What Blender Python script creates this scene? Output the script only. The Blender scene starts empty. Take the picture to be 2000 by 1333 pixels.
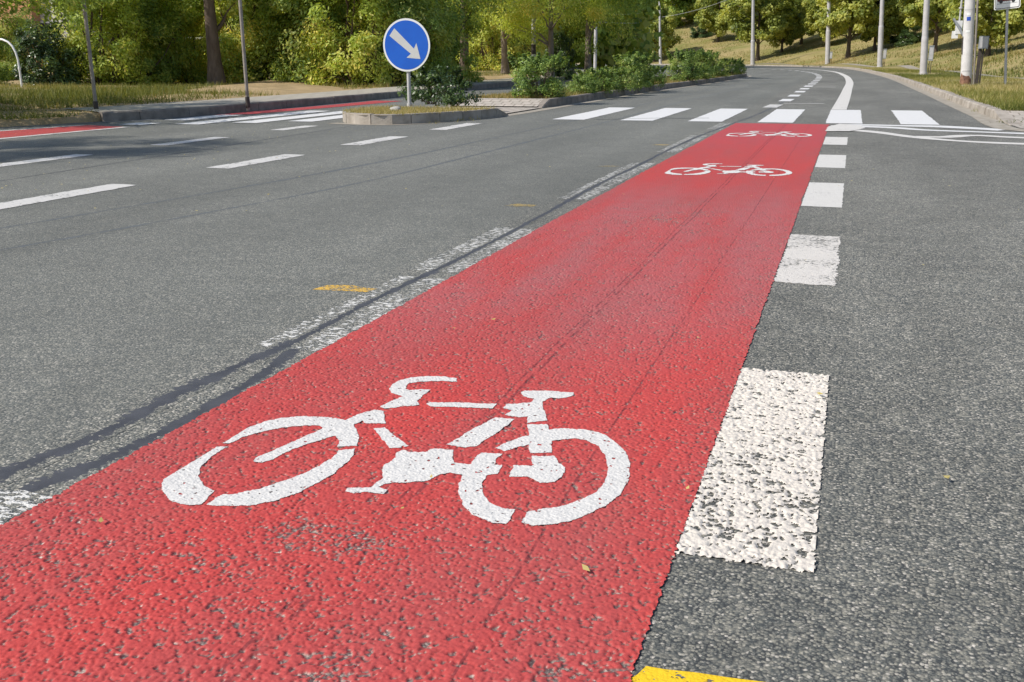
import bpy, bmesh, math, random
import numpy as np
from mathutils import Vector, Matrix
from mathutils.geometry import delaunay_2d_cdt

# ------------------------------------------------------------------ camera, world, sun, exposure
sc = bpy.context.scene
F, PITCH, YAW, ROLL, CH = 1937.37, 0.277287, 0.321503, -0.0050215, 0.90655
cy, sy, cp, sp = math.cos(YAW), math.sin(YAW), math.cos(PITCH), math.sin(PITCH)
FW = Vector((-sy*cp, cy*cp, -sp)); R0 = Vector((cy, sy, 0)); U0 = R0.cross(FW)
RX = math.cos(ROLL)*R0 + math.sin(ROLL)*U0
UX = -math.sin(ROLL)*R0 + math.cos(ROLL)*U0
cam = bpy.data.cameras.new('camera'); camo = bpy.data.objects.new('camera', cam)
sc.collection.objects.link(camo); sc.camera = camo
cam.sensor_width = 36; cam.lens = 36*F/2000; cam.clip_start = .05; cam.clip_end = 2000
m = Matrix((RX, UX, -FW)).transposed().to_4x4(); m.translation = Vector((0, 0, CH))
camo.matrix_world = m

SUN_EL, SUN_AZ = math.radians(43), math.atan2(-0.60, -0.80)     # light comes from behind the camera's left shoulder
sdir = Vector((math.cos(SUN_AZ)*math.cos(SUN_EL), math.sin(SUN_AZ)*math.cos(SUN_EL), math.sin(SUN_EL)))
w = bpy.data.worlds.new('World'); sc.world = w; w.use_nodes = True
wn = w.node_tree; wn.nodes.clear()
sky = wn.nodes.new('ShaderNodeTexSky'); sky.sky_type = 'NISHITA'; sky.sun_disc = False
sky.sun_elevation = SUN_EL; sky.sun_rotation = math.atan2(sdir.x, sdir.y)
bg = wn.nodes.new('ShaderNodeBackground'); bg.inputs[1].default_value = .13
wo = wn.nodes.new('ShaderNodeOutputWorld'); wn.links.new(sky.outputs[0], bg.inputs[0]); wn.links.new(bg.outputs[0], wo.inputs[0])
sl = bpy.data.lights.new('sun', 'SUN'); sl.energy = 4.5; sl.angle = math.radians(.5); sl.color = (1, .95, .87)
so = bpy.data.objects.new('sun', sl); sc.collection.objects.link(so)
so.rotation_euler = (-sdir).to_track_quat('-Z', 'Y').to_euler(); so.location = (-20, -5, 30)
sc.view_settings.view_transform = 'Standard'; sc.view_settings.look = 'None'
sc.view_settings.exposure = .12; sc.view_settings.gamma = 1
sc.render.engine = 'CYCLES'
sc.cycles.max_bounces = 6; sc.cycles.transparent_max_bounces = 4

# ------------------------------------------------------------------ helpers
C = sc.collection
rng = np.random.default_rng(7); random.seed(7)
def P(x, y, Z=0.0):                     # photo pixel (2000 x 1333) -> point on the level Z
    d = FW + RX*((x-1000)/F) - UX*((y-666.5)/F)
    t = (Z-CH)/d.z
    return (d.x*t, d.y*t)
def XAT(px, Y):                         # world X on the line of sight px at distance Y along the road
    lo, hi = 112.2, 1300.
    for _ in range(60):
        m_ = (lo+hi)/2
        if P(px, m_)[1] > Y: lo = m_
        else: hi = m_
    return P(px, lo)[0]
def tag(o, label=None, cat=None, group=None, kind=None):
    if label: o['label'] = label
    if cat: o['category'] = cat
    if group: o['group'] = group
    if kind: o['kind'] = kind
    return o
def link(name, me, mat=None, parent=None):
    o = bpy.data.objects.new(name, me); C.objects.link(o)
    if mat is not None and len(me.materials) == 0: me.materials.append(mat)
    if parent is not None: o.parent = parent
    return o
def mk(name, V, Fc, mat=None, parent=None, smooth=False):
    me = bpy.data.meshes.new(name); me.from_pydata([tuple(v) for v in V], [], Fc); me.update()
    if smooth: me.polygons.foreach_set('use_smooth', [True]*len(me.polygons))
    return link(name, me, mat, parent)
def empty(name, loc, rz=0, s=1):
    o = bpy.data.objects.new(name, None); C.objects.link(o); o.location = loc
    o.rotation_euler = (0, 0, rz); o.scale = (s, s, s) if not hasattr(s, '__len__') else s
    o.empty_display_size = .2
    return o
class MB:
    def __init__(s): s.v = []; s.f = []
    def add(s, V, Fc):
        b = len(s.v); s.v += [tuple(v) for v in V]; s.f += [[i+b for i in f] for f in Fc]
    def box(s, c, d, rot=None):
        V = [Vector((x*d[0]/2, y*d[1]/2, z*d[2]/2)) for x in (-1, 1) for y in (-1, 1) for z in (-1, 1)]
        if rot is not None: V = [rot @ v for v in V]
        s.add([v+Vector(c) for v in V], [(0,1,3,2),(4,6,7,5),(0,4,5,1),(2,3,7,6),(0,2,6,4),(1,5,7,3)])
    def tube(s, pts, rad, n=12, cap=True):
        pts = [Vector(p) for p in pts]; b = len(s.v); ref = Vector((0, 1, .01)).normalized()
        for i, p in enumerate(pts):
            t = (pts[min(i+1, len(pts)-1)]-pts[max(i-1, 0)]).normalized()
            a = t.cross(ref)
            if a.length < .05: a = t.cross(Vector((1, 0, 0)))
            a.normalize(); c = t.cross(a); r = rad[i] if hasattr(rad, '__len__') else rad
            for k in range(n):
                q = 2*math.pi*k/n; s.v.append(tuple(p+(a*math.cos(q)+c*math.sin(q))*r))
        for i in range(len(pts)-1):
            for k in range(n):
                k2 = (k+1) % n
                s.f.append([b+i*n+k, b+i*n+k2, b+(i+1)*n+k2, b+(i+1)*n+k])
        if cap:
            s.f.append([b+k for k in range(n)][::-1]); s.f.append([b+(len(pts)-1)*n+k for k in range(n)])
    def prism(s, poly, y0, y1):          # poly in (x, z)
        n = len(poly); b = len(s.v)
        s.v += [(x, y0, z) for x, z in poly]+[(x, y1, z) for x, z in poly]
        s.f.append([b+i for i in range(n)]); s.f.append([b+n+i for i in range(n)][::-1])
        for i in range(n):
            j = (i+1) % n; s.f.append([b+i, b+n+i, b+n+j, b+j])
    def build(s, name, mat, parent=None, smooth=False):
        o = mk(name, s.v, s.f, mat, parent)
        bm = bmesh.new(); bm.from_mesh(o.data); bmesh.ops.recalc_face_normals(bm, faces=bm.faces)
        if smooth:
            for f in bm.faces: f.smooth = len(f.verts) == 4
            for e in bm.edges:
                if len(e.link_faces) == 2 and e.calc_face_angle(0) > .7: e.smooth = False
        bm.to_mesh(o.data); bm.free()
        return o
def copy_tree(o, parent=None):
    c = o.copy(); C.objects.link(c)
    if parent is not None: c.parent = parent
    for ch in [x for x in C.objects if x.parent == o]: copy_tree(ch, c)
    return c
def smooth_line(pts, step=1.0):
    pts = [Vector((p[0], p[1], 0)) for p in pts]; out = []
    for i in range(len(pts)-1):
        p0, p1, p2, p3 = pts[max(i-1, 0)], pts[i], pts[i+1], pts[min(i+2, len(pts)-1)]
        n = max(2, int((p2-p1).length/step))
        t1 = (p2-p0)/max((p2-p0).length, 1e-6)*(p2-p1).length; t2 = (p3-p1)/max((p3-p1).length, 1e-6)*(p2-p1).length
        for k in range(n):
            t = k/n; h1 = 2*t**3-3*t*t+1; h2 = -2*t**3+3*t*t; h3 = t**3-2*t*t+t; h4 = t**3-t*t
            out.append(p1*h1+p2*h2+t1*h3+t2*h4)
    out.append(pts[-1]); return out
def offs(line, d):                       # offset to the right of travel
    out = []
    for i, p in enumerate(line):
        t = (line[min(i+1, len(line)-1)]-line[max(i-1, 0)]).normalized()
        out.append(p+Vector((t.y, -t.x, 0))*(d(i) if callable(d) else d))
    return out
def ribbon(name, A, B, z, mat, kind='structure', parent=None):
    n = len(A); V = [(p.x, p.y, z) for p in A]+[(p.x, p.y, z) for p in B]
    o = mk(name, V, [[i, n+i, n+i+1, i+1] for i in range(n-1)], mat, parent)
    if kind: o['kind'] = kind
    return o
def profile(name, line, prof, mat, gap=None, parent=None, cut=1.0):   # prof: list of (offset, z); gap -> separate stones
    mb = MB(); n = len(prof)
    if gap:
        L = [0]
        for i in range(1, len(line)): L.append(L[-1]+(line[i]-line[i-1]).length)
        def at(s):
            s = min(max(s, 0), L[-1]-1e-6)
            i = max(k for k in range(len(L)-1) if L[k] <= s); t = (s-L[i])/(L[i+1]-L[i])
            p = line[i].lerp(line[i+1], t); a = line[max(i-1, 0)]; b = line[min(i+2, len(line)-1)]
            return p, (b-a).normalized()
        k = 0; s0 = 0
        while s0 < L[-1]-.1:
            s1 = min(s0+cut, L[-1])-gap; V = []; jz = rng.uniform(-.006, .006); jx = rng.uniform(-.006, .006)
            for s in (s0, (s0+s1)/2, s1):
                p, t = at(s)
                V += [(p.x+t.y*(o_+jx), p.y-t.x*(o_+jx), z+(jz if z > .03 else 0)) for o_, z in prof]
            Fc = []
            for a in (0, 1):
                for q in range(n-1): Fc.append([a*n+q, a*n+q+1, (a+1)*n+q+1, (a+1)*n+q])
            Fc.append(list(range(n))); Fc.append([2*n+q for q in range(n)][::-1])
            mb.add(V, Fc); s0 += cut
    else:
        for i, p in enumerate(line):
            t = (line[min(i+1, len(line)-1)]-line[max(i-1, 0)]).normalized()
            mb.v += [(p.x+t.y*o_, p.y-t.x*o_, z) for o_, z in prof]
        for i in range(len(line)-1):
            for q in range(n-1): mb.f.append([i*n+q, i*n+q+1, (i+1)*n+q+1, (i+1)*n+q])
    return mb.build(name, mat, parent)

# ------------------------------------------------------------------ materials
def newmat(name):
    ma = bpy.data.materials.new(name); ma.use_nodes = True; nt = ma.node_tree; nt.nodes.clear()
    out = nt.nodes.new('ShaderNodeOutputMaterial'); bs = nt.nodes.new('ShaderNodeBsdfPrincipled')
    nt.links.new(bs.outputs[0], out.inputs[0]); bs.inputs['Roughness'].default_value = .85
    bs.inputs['Specular IOR Level'].default_value = .25
    return ma, nt, bs
def setin(nt, sock, v):
    if isinstance(v, bpy.types.NodeSocket): nt.links.new(v, sock)
    elif hasattr(v, '__len__') and len(v) == 3 and sock.type == 'RGBA': sock.default_value = (*v, 1)
    else: sock.default_value = v
def M(nt, op, a, b=None, c=None, clamp=False):
    n = nt.nodes.new('ShaderNodeMath'); n.operation = op; n.use_clamp = clamp
    for i, v in enumerate((a, b, c)):
        if v is not None: setin(nt, n.inputs[i], v)
    return n.outputs[0]
def step(nt, v, a, b, lo=0., hi=1.):
    n = nt.nodes.new('ShaderNodeMapRange'); n.interpolation_type = 'SMOOTHSTEP'
    for i, q in enumerate((v, a, b, lo, hi)): setin(nt, n.inputs[i], q)
    return n.outputs[0]
def mix(nt, f, a, b, mode='MIX'):
    n = nt.nodes.new('ShaderNodeMix'); n.data_type = 'RGBA'; n.blend_type = mode
    setin(nt, n.inputs[0], f); setin(nt, n.inputs[6], a); setin(nt, n.inputs[7], b)
    return n.outputs[2]
def fmix(nt, f, a, b):
    n = nt.nodes.new('ShaderNodeMix'); n.data_type = 'FLOAT'
    setin(nt, n.inputs[0], f); setin(nt, n.inputs[2], a); setin(nt, n.inputs[3], b)
    return n.outputs[0]
def ramp(nt, f, stops, interp='LINEAR'):
    n = nt.nodes.new('ShaderNodeValToRGB'); n.color_ramp.interpolation = interp
    e = n.color_ramp.elements
    while len(e) < len(stops): e.new(.5)
    for k, (p, c) in enumerate(stops): e[k].position = p; e[k].color = (*c, 1)
    nt.links.new(f, n.inputs[0]); return n.outputs[0]
def pos(nt, sx=1, sy=1, sz=1):
    g = nt.nodes.new('ShaderNodeNewGeometry'); mp = nt.nodes.new('ShaderNodeMapping')
    nt.links.new(g.outputs['Position'], mp.inputs[0]); mp.inputs[3].default_value = (sx, sy, sz)
    return mp.outputs[0]
def opos(nt, sx=1, sy=1, sz=1):
    g = nt.nodes.new('ShaderNodeTexCoord'); mp = nt.nodes.new('ShaderNodeMapping')
    nt.links.new(g.outputs['Object'], mp.inputs[0]); mp.inputs[3].default_value = (sx, sy, sz)
    return mp.outputs[0]
def xyz(nt):
    g = nt.nodes.new('ShaderNodeNewGeometry'); s = nt.nodes.new('ShaderNodeSeparateXYZ')
    nt.links.new(g.outputs['Position'], s.inputs[0]); return s.outputs
def noise(nt, v, scale, detail=2, rough=.5, dim='3D'):
    n = nt.nodes.new('ShaderNodeTexNoise'); n.noise_dimensions = dim
    nt.links.new(v, n.inputs['Vector']); n.inputs['Scale'].default_value = scale
    n.inputs['Detail'].default_value = detail; n.inputs['Roughness'].default_value = rough
    return n.outputs[0]
def voro(nt, v, scale, feature='F1', smooth=None):
    n = nt.nodes.new('ShaderNodeTexVoronoi'); n.voronoi_dimensions = '2D'; n.feature = feature
    nt.links.new(v, n.inputs['Vector']); n.inputs['Scale'].default_value = scale
    if smooth is not None: n.inputs['Smoothness'].default_value = smooth
    return n
def bump(nt, h, dist, strength=1.0):
    n = nt.nodes.new('ShaderNodeBump'); n.inputs['Distance'].default_value = dist
    setin(nt, n.inputs['Strength'], strength); nt.links.new(h, n.inputs['Height']); return n.outputs[0]

ASPH = dict(k=1.0)
def asphalt(nt):
    p = pos(nt); o = xyz(nt)
    v = voro(nt, p, 158); sep = nt.nodes.new('ShaderNodeSeparateColor'); nt.links.new(v.outputs['Color'], sep.inputs[0])
    v2 = voro(nt, p, 330); sep2 = nt.nodes.new('ShaderNodeSeparateColor'); nt.links.new(v2.outputs['Color'], sep2.inputs[0])
    stops = [(0, (.047, .054, .056)), (.35, (.112, .118, .110)), (.7, (.225, .214, .178)), (.9, (.37, .345, .28)), (1, (.66, .60, .52))]
    c1 = ramp(nt, sep.outputs[0], stops); c2 = ramp(nt, sep2.outputs[1], stops)
    col = mix(nt, .36, c1, c2)
    crev = step(nt, v.outputs['Distance'], .36, .62)          # binder between the stones
    big = noise(nt, p, 30, 2); crev = M(nt, 'MULTIPLY', crev, step(nt, big, .35, .6, .35, 1.))
    col = mix(nt, crev, col, (.055, .058, .058))
    lf = noise(nt, pos(nt, 1, .35, 1), .55, 4, .6); lf2 = noise(nt, p, 4.5, 3, .6)
    k = M(nt, 'MULTIPLY', step(nt, lf, .28, .72, .82, 1.24), step(nt, lf2, .2, .8, .88, 1.14))
    # the older lanes left of the coloured strip are polished to a bluish grey, their wheel tracks a little darker
    left = step(nt, o[0], -1.95, -1.65, 1, 0)
    tr = M(nt, 'ABSOLUTE', M(nt, 'SUBTRACT', M(nt, 'PINGPONG', M(nt, 'ADD', o[0], 3.5), 1.1), .55))
    trk = step(nt, tr, .1, .5, .93, 1.05)
    k = M(nt, 'MULTIPLY', k, fmix(nt, left, 1.0, M(nt, 'MULTIPLY', trk, 1.02)))
    col = mix(nt, 1, col, k, 'MULTIPLY')
    col = mix(nt, M(nt, 'MULTIPLY', left, .35), col, (.148, .155, .142))
    h = M(nt, 'SUBTRACT', M(nt, 'MULTIPLY', M(nt, 'SUBTRACT', 1, v.outputs['Distance']), .8), M(nt, 'MULTIPLY', v2.outputs['Distance'], .25))
    return col, h
def mat_asphalt():
    ma, nt, bs = newmat('asphalt'); c, h = asphalt(nt)
    nt.links.new(c, bs.inputs['Base Color']); nt.links.new(bump(nt, h, .0013, .9), bs.inputs['Normal'])
    bs.inputs['Roughness'].default_value = .8
    return ma
def mat_red(name='red_coating', far=False):
    ma, nt, bs = newmat(name); c, h = asphalt(nt); p = pos(nt); o = xyz(nt)
    b1 = noise(nt, p, 80, 2.5, .55); v = voro(nt, p, 95, 'SMOOTH_F1', .5)
    hh = M(nt, 'ADD', M(nt, 'MULTIPLY', b1, .75), M(nt, 'MULTIPLY', M(nt, 'SUBTRACT', 1, v.outputs['Distance']), .45))
    lf = noise(nt, pos(nt, 2.4, .5, 1), 1.0, 4, .6); lf2 = noise(nt, p, 9, 3, .6)
    red = mix(nt, step(nt, lf, .3, .72), (.505, .062, .055), (.41, .076, .072))
    fade = M(nt, 'MULTIPLY', step(nt, o[1], 2.4, 3.8), step(nt, o[1], 8.0, 6.4))
    fade = M(nt, 'MULTIPLY', fade, step(nt, noise(nt, pos(nt, 3, .45, 1), 1.2, 3), .3, .6))
    red = mix(nt, M(nt, 'MULTIPLY', fade, .62), red, (.37, .132, .135))
    red = mix(nt, step(nt, lf2, .35, .75, 0, .35), red, (.43, .05, .05))
    far_ = step(nt, o[1], 9.5, 12.5); red = mix(nt, M(nt, 'MULTIPLY', far_, .6), red, (.46, .070, .080))
    # pinholes and worn patches where the road shows
    pin = noise(nt, p, 105, 2, .6); wear = noise(nt, pos(nt, 2.2, .7, 1), 1.6, 4, .65)
    cx, cyy = P(640, 1052)
    d1 = M(nt, 'ADD', M(nt, 'POWER', M(nt, 'DIVIDE', M(nt, 'SUBTRACT', o[0], cx), .17), 2.), M(nt, 'POWER', M(nt, 'DIVIDE', M(nt, 'SUBTRACT', o[1], cyy), .075), 2.))
    spot = step(nt, d1, 0, 1.3, .13, 0)
    cx2, cy2 = P(1330, 405)
    d2 = M(nt, 'ADD', M(nt, 'POWER', M(nt, 'DIVIDE', M(nt, 'SUBTRACT', o[0], cx2), .30), 2.), M(nt, 'POWER', M(nt, 'DIVIDE', M(nt, 'SUBTRACT', o[1], cy2-.3), .9), 2.))
    spot = M(nt, 'ADD', spot, step(nt, d2, 0, 1.2, .07, 0))
    near = step(nt, o[1], 2.2, 1.1, 0, .02)
    edge = M(nt, 'MULTIPLY', step(nt, M(nt, 'ABSOLUTE', M(nt, 'ADD', o[0], .905)), .56, .68), .05)
    th = M(nt, 'SUBTRACT', M(nt, 'SUBTRACT', M(nt, 'SUBTRACT', .655, spot), near), edge)
    th = M(nt, 'SUBTRACT', th, step(nt, wear, .5, .8, 0, .07))
    pit = step(nt, M(nt, 'SUBTRACT', pin, th), 0, .035)
    # roller seams running along the strip
    wob = M(nt, 'MULTIPLY', M(nt, 'SUBTRACT', noise(nt, pos(nt, 1, .6, 1), 2., 3), .5), .03)
    seam = None
    for x0, wd in ((P(1180, 600)[0], .007), (P(1490, 285)[0], .005), (P(1560, 278)[0], .004)):
        q = step(nt, M(nt, 'ABSOLUTE', M(nt, 'SUBTRACT', M(nt, 'ADD', o[0], wob), x0)), wd*.4, wd, 1, 0)
        seam = q if seam is None else M(nt, 'MAXIMUM', seam, q)
    seam = M(nt, 'MULTIPLY', seam, step(nt, noise(nt, p, 14, 3), .38, .55))
    col = mix(nt, M(nt, 'MULTIPLY', seam, .6), red, (.12, .03, .035))
    at = nt.nodes.new('ShaderNodeAttribute'); at.attribute_name = 'bare'
    isnear = step(nt, o[1], 5.7, 6.7, 0, 1)
    pit = M(nt, 'ADD', M(nt, 'MULTIPLY', pit, isnear), at.outputs['Fac'], clamp=True)
    col = mix(nt, step(nt, noise(nt, pos(nt, 2.6, .45, 1), 2.1, 5, .65), .45, .8, 0, .20), col, (.20, .12, .11))
    col = mix(nt, M(nt, 'MULTIPLY', pit, .9), col, c)
    nt.links.new(col, bs.inputs['Base Color'])
    hh = M(nt, 'SUBTRACT', hh, M(nt, 'ADD', M(nt, 'MULTIPLY', pit, .45), M(nt, 'MULTIPLY', seam, .3)))
    nt.links.new(bump(nt, hh, .009, fmix(nt, isnear, .25, .8)), bs.inputs['Normal'])
    bs.inputs['Roughness'].default_value = .6; bs.inputs['Specular IOR Level'].default_value = .16
    return ma
def mat_white(name, wear=0., tint=(.80, .78, .74), scale=62, rough_bump=.008, under_red=False, patchy=.1, ylo=.6, solid=False):
    ma, nt, bs = newmat(name); c, h = asphalt(nt); p = pos(nt)
    if under_red: c = mix(nt, .5, (.3, .05, .05), (.10, .04, .04))
    n1 = noise(nt, pos(nt, ylo, 1, 1), scale, 3, .62); n2 = noise(nt, p, 4, 3, .6)
    th = M(nt, 'ADD', .24+wear, step(nt, n2, .3, .75, -patchy, patchy))
    mask = step(nt, M(nt, 'SUBTRACT', n1, th), -.012, .02)
    if solid: mask = M(nt, 'MAXIMUM', mask, 1.)
    dirt = step(nt, noise(nt, p, 18, 4, .65), .3, .8)
    white = mix(nt, M(nt, 'MULTIPLY', dirt, .4), tint, tuple(t*.78 for t in tint))
    col = mix(nt, mask, c, white)
    nt.links.new(col, bs.inputs['Base Color'])
    hh = M(nt, 'ADD', M(nt, 'MULTIPLY', mask, M(nt, 'ADD', .35, M(nt, 'MULTIPLY', n1, .9))), M(nt, 'MULTIPLY', h, .25))
    nt.links.new(bump(nt, hh, rough_bump, .8), bs.inputs['Normal']); bs.inputs['Roughness'].default_value = .7
    return ma
def mat_simple(name, ca, cb, scale=6, rough=.85, bscale=40, bd=.004, metal=0, spec=.25, stretch=(1, 1, 1), local=False, detail=4):
    ma, nt, bs = newmat(name); p = (opos if local else pos)(nt, *stretch)
    n = noise(nt, p, scale, detail, .6); n2 = noise(nt, p, bscale, 3, .6)
    f = M(nt, 'ADD', M(nt, 'MULTIPLY', step(nt, n, .28, .72), .75), M(nt, 'MULTIPLY', n2, .25))
    nt.links.new(mix(nt, f, ca, cb), bs.inputs['Base Color'])
    nt.links.new(bump(nt, n2, bd), bs.inputs['Normal'])
    bs.inputs['Roughness'].default_value = rough; bs.inputs['Metallic'].default_value = metal
    bs.inputs['Specular IOR Level'].default_value = spec
    return ma
def mat_leaf(name, stops, trans=.5, rough=.5):
    ma, nt, bs = newmat(name); a = nt.nodes.new('ShaderNodeAttribute'); a.attribute_name = 'tint'
    oi = nt.nodes.new('ShaderNodeObjectInfo')
    f = M(nt, 'ADD', a.outputs['Fac'], M(nt, 'MULTIPLY', M(nt, 'SUBTRACT', oi.outputs['Random'], .5), .16))
    col = ramp(nt, f, stops); nt.links.new(col, bs.inputs['Base Color'])
    bs.inputs['Roughness'].default_value = rough; bs.inputs['Specular IOR Level'].default_value = .35
    tr = nt.nodes.new('ShaderNodeBsdfTranslucent'); nt.links.new(mix(nt, 1, col, (1.25, 1.15, .55), 'MULTIPLY'), tr.inputs[0])
    ms = nt.nodes.new('ShaderNodeMixShader'); ms.inputs[0].default_value = trans
    nt.links.new(bs.outputs[0], ms.inputs[1]); nt.links.new(tr.outputs[0], ms.inputs[2])
    nt.links.new(ms.outputs[0], nt.nodes['Material Output'].inputs[0])
    return ma
m_asph = mat_asphalt(); m_red = mat_red()
m_bike = mat_white('symbol_paint', wear=.03, tint=(.64, .62, .59), scale=80, rough_bump=.003, solid=True)
m_dash = mat_white('dash_paint', wear=.145, tint=(.66, .60, .525), scale=52, rough_bump=.004, solid=True)
m_dash2 = mat_white('dash_paint_fair', wear=.06, tint=(.63, .605, .565), scale=62)
m_dash3 = mat_white('dash_paint_pitted', wear=.165, tint=(.64, .60, .55), scale=75)
m_yel3 = mat_white('faint_spray', wear=.30, tint=(.42, .30, .10), scale=120, rough_bump=.003)
m_worn = mat_white('worn_paint', wear=.300, tint=(.66, .64, .60), scale=64, patchy=.05, ylo=.5)
m_worn2 = mat_white('old_paint', wear=.13, tint=(.60, .58, .55), scale=55)
m_cross = mat_white('crossing_paint', wear=.0, tint=(.68, .67, .655), scale=40)
m_yel = mat_white('yellow_spray', wear=.19, tint=(.66, .40, .07), scale=120, rough_bump=.003)
m_yel2 = mat_white('yellow_paint', wear=.12, tint=(.80, .52, .02), scale=70, rough_bump=.004, patchy=.16)
def mat_tar(name, ca, cb, lo):
    ma, nt, bs = newmat(name); c, h = asphalt(nt); p = pos(nt)
    at = nt.nodes.new('ShaderNodeAttribute'); at.attribute_name = 'mid'
    n1 = noise(nt, p, 55, 3, .65); n2 = noise(nt, p, 7, 3, .6)
    f = M(nt, 'ADD', at.outputs['Fac'], M(nt, 'MULTIPLY', M(nt, 'SUBTRACT', n1, .5), 1.9)); f = M(nt, 'ADD', f, M(nt, 'MULTIPLY', M(nt, 'SUBTRACT', n2, .5), 1.9))
    mk_ = step(nt, f, lo, lo+.16)
    nt.links.new(mix(nt, mk_, c, mix(nt, step(nt, n2, .3, .7), ca, cb)), bs.inputs['Base Color'])
    hh = fmix(nt, mk_, h, M(nt, 'MULTIPLY', n1, .5)); nt.links.new(bump(nt, hh, .0016, .8), bs.inputs['Normal'])
    nt.links.new(fmix(nt, mk_, .8, .6), bs.inputs['Roughness']); return ma
m_tarthin = mat_simple('old_bitumen', (.085, .09, .097), (.135, .142, .145), 25, .7, 90, .003)
m_tar = mat_tar('bitumen', (.050, .051, .058), (.078, .079, .087), .33)
m_tarthin2 = mat_tar('faint_bitumen', (.085, .09, .094), (.12, .127, .128), .45)
m_kerb = mat_simple('kerb_concrete', (.22, .19, .155), (.46, .41, .355), 3.2, .9, 45, .006)
m_kerbd = mat_simple('kerb_old', (.15, .128, .11), (.31, .27, .23), 4, .92, 40, .006)
m_gutter = mat_simple('gutter_concrete', (.24, .21, .165), (.42, .38, .32), 6, .9, 45, .005)
m_soil = mat_simple('dry_ground', (.20, .145, .075), (.33, .25, .135), 2.2, .95, 25, .03)
m_soilL = mat_simple('verge_ground', (.27, .20, .10), (.46, .33, .18), 1.6, .95, 22, .03)
m_hill = mat_simple('hill_grass', (.17, .18, .045), (.38, .285, .14), .32, .95, 9, .05, detail=6)
m_bark = mat_simple('bark', (.085, .062, .045), (.17, .13, .10), 9, .95, 60, .02, stretch=(1, 1, .25), local=True)
m_pale = mat_simple('pale_bark', (.16, .125, .10), (.27, .22, .18), 9, .95, 60, .012, stretch=(1, 1, .3), local=True)
m_galv = mat_simple('galvanised_steel', (.40, .39, .39), (.52, .51, .51), 5, .5, 30, .001, metal=0, spec=.5, local=True)
m_pole = mat_simple('grey_pole_paint', (.40, .38, .38), (.52, .50, .50), 3, .55, 20, .001, spec=.4, local=True)
m_postw = mat_simple('weathered_post', (.22, .19, .16), (.36, .32, .28), 7, .7, 30, .001, local=True)
m_rust = mat_simple('rust', (.13, .065, .042), (.27, .15, .10), 12, .9, 60, .003, local=True)
m_dark = mat_simple('dark_steel', (.045, .04, .038), (.09, .07, .06), 8, .7, 40, .001, local=True)
m_box = mat_simple('grey_box', (.24, .26, .28), (.33, .35, .37), 4, .55, 30, .001, local=True)
m_white = mat_simple('white_enamel', (.68, .68, .67), (.76, .76, .75), 3, .35, 20, .0004, spec=.5, local=True)
m_foil = mat_simple('reflective_foil', (.48, .48, .48), (.54, .54, .53), 3, .4, 20, .0004, spec=.5, local=True)
m_blue = mat_simple('blue_enamel', (.004, .085, .46), (.006, .11, .54), 3, .3, 20, .0003, spec=.5, local=True)
m_black = mat_simple('black_enamel', (.015, .015, .018), (.025, .025, .028), 3, .4, 20, .0003, spec=.5, local=True)
m_carred = mat_simple('dark_red_enamel', (.11, .008, .008), (.15, .012, .012), 3, .4, 20, .0003, spec=.5, local=True)
m_sticker = mat_simple('sticker_blue', (.02, .06, .35), (.03, .09, .42), 6, .5, 20, .0003, local=True)
m_orange = mat_simple('orange_plaster', (.40, .20, .11), (.47, .25, .14), 1, .9, 30, .004)
m_greyw = mat_simple('grey_plaster', (.42, .40, .36), (.50, .48, .44), 1, .9, 30, .004)
m_glass = mat_simple('dark_glass', (.02, .025, .03), (.04, .045, .05), 1, .1, 5, .0002, spec=.5)
m_stone = mat_simple('grey_stone', (.30, .29, .27), (.45, .43, .40), 14, .9, 60, .004)
def mat_pavers(name, cell, ca, cb):
    ma, nt, bs = newmat(name); p = pos(nt)
    b = nt.nodes.new('ShaderNodeTexBrick'); nt.links.new(p, b.inputs['Vector'])
    b.inputs['Scale'].default_value = 1; b.inputs['Brick Width'].default_value = cell[0]; b.inputs['Row Height'].default_value = cell[1]
    b.inputs['Mortar Size'].default_value = .012; b.inputs['Mortar Smooth'].default_value = .2
    b.inputs['Color1'].default_value = (*ca, 1); b.inputs['Color2'].default_value = (*cb, 1); b.inputs['Mortar'].default_value = (.27, .235, .195, 1)
    n = noise(nt, p, 9, 4, .6)
    nt.links.new(mix(nt, step(nt, n, .3, .8, 0, .4), b.outputs['Color'], (.22, .19, .15)), bs.inputs['Base Color'])
    h = M(nt, 'SUBTRACT', M(nt, 'MULTIPLY', n, .3), b.outputs['Fac']); nt.links.new(bump(nt, h, .008), bs.inputs['Normal'])
    return ma
m_pav = mat_pavers('pavers', (.2, .2), (.50, .44, .385), (.43, .39, .34))
m_pavL = mat_pavers('pavement_slabs', (.4, .4), (.44, .40, .33), (.38, .35, .29))
L_Y = mat_leaf('leaf_yellow_green', [(0, (0.179, 0.269, 0.053)), (.45, (0.503, 0.607, 0.097)), (.8, (0.620, 0.620, 0.163)), (1, (1.030, 0.848, 0.212))])
L_G = mat_leaf('leaf_green', [(0, (0.125, 0.205, 0.053)), (.5, (0.328, 0.444, 0.094)), (.85, (0.620, 0.620, 0.142)), (1, (0.620, 0.620, 0.270))])
L_D = mat_leaf('leaf_dark_glossy', [(0, (0.028, 0.053, 0.018)), (.6, (0.071, 0.119, 0.034)), (1, (0.165, 0.227, 0.058))], .22, .32)
L_M = mat_leaf('leaf_maple', [(0, (0.134, 0.186, 0.046)), (.5, (0.354, 0.409, 0.095)), (.85, (0.620, 0.620, 0.160)), (1, (0.620, 0.620, 0.279))])
L_B = mat_leaf('leaf_bush', [(0, (0.079, 0.144, 0.036)), (.5, (0.197, 0.301, 0.067)), (.85, (0.379, 0.474, 0.109)), (1, (0.600, 0.600, 0.213))], .35, .42)
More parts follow.
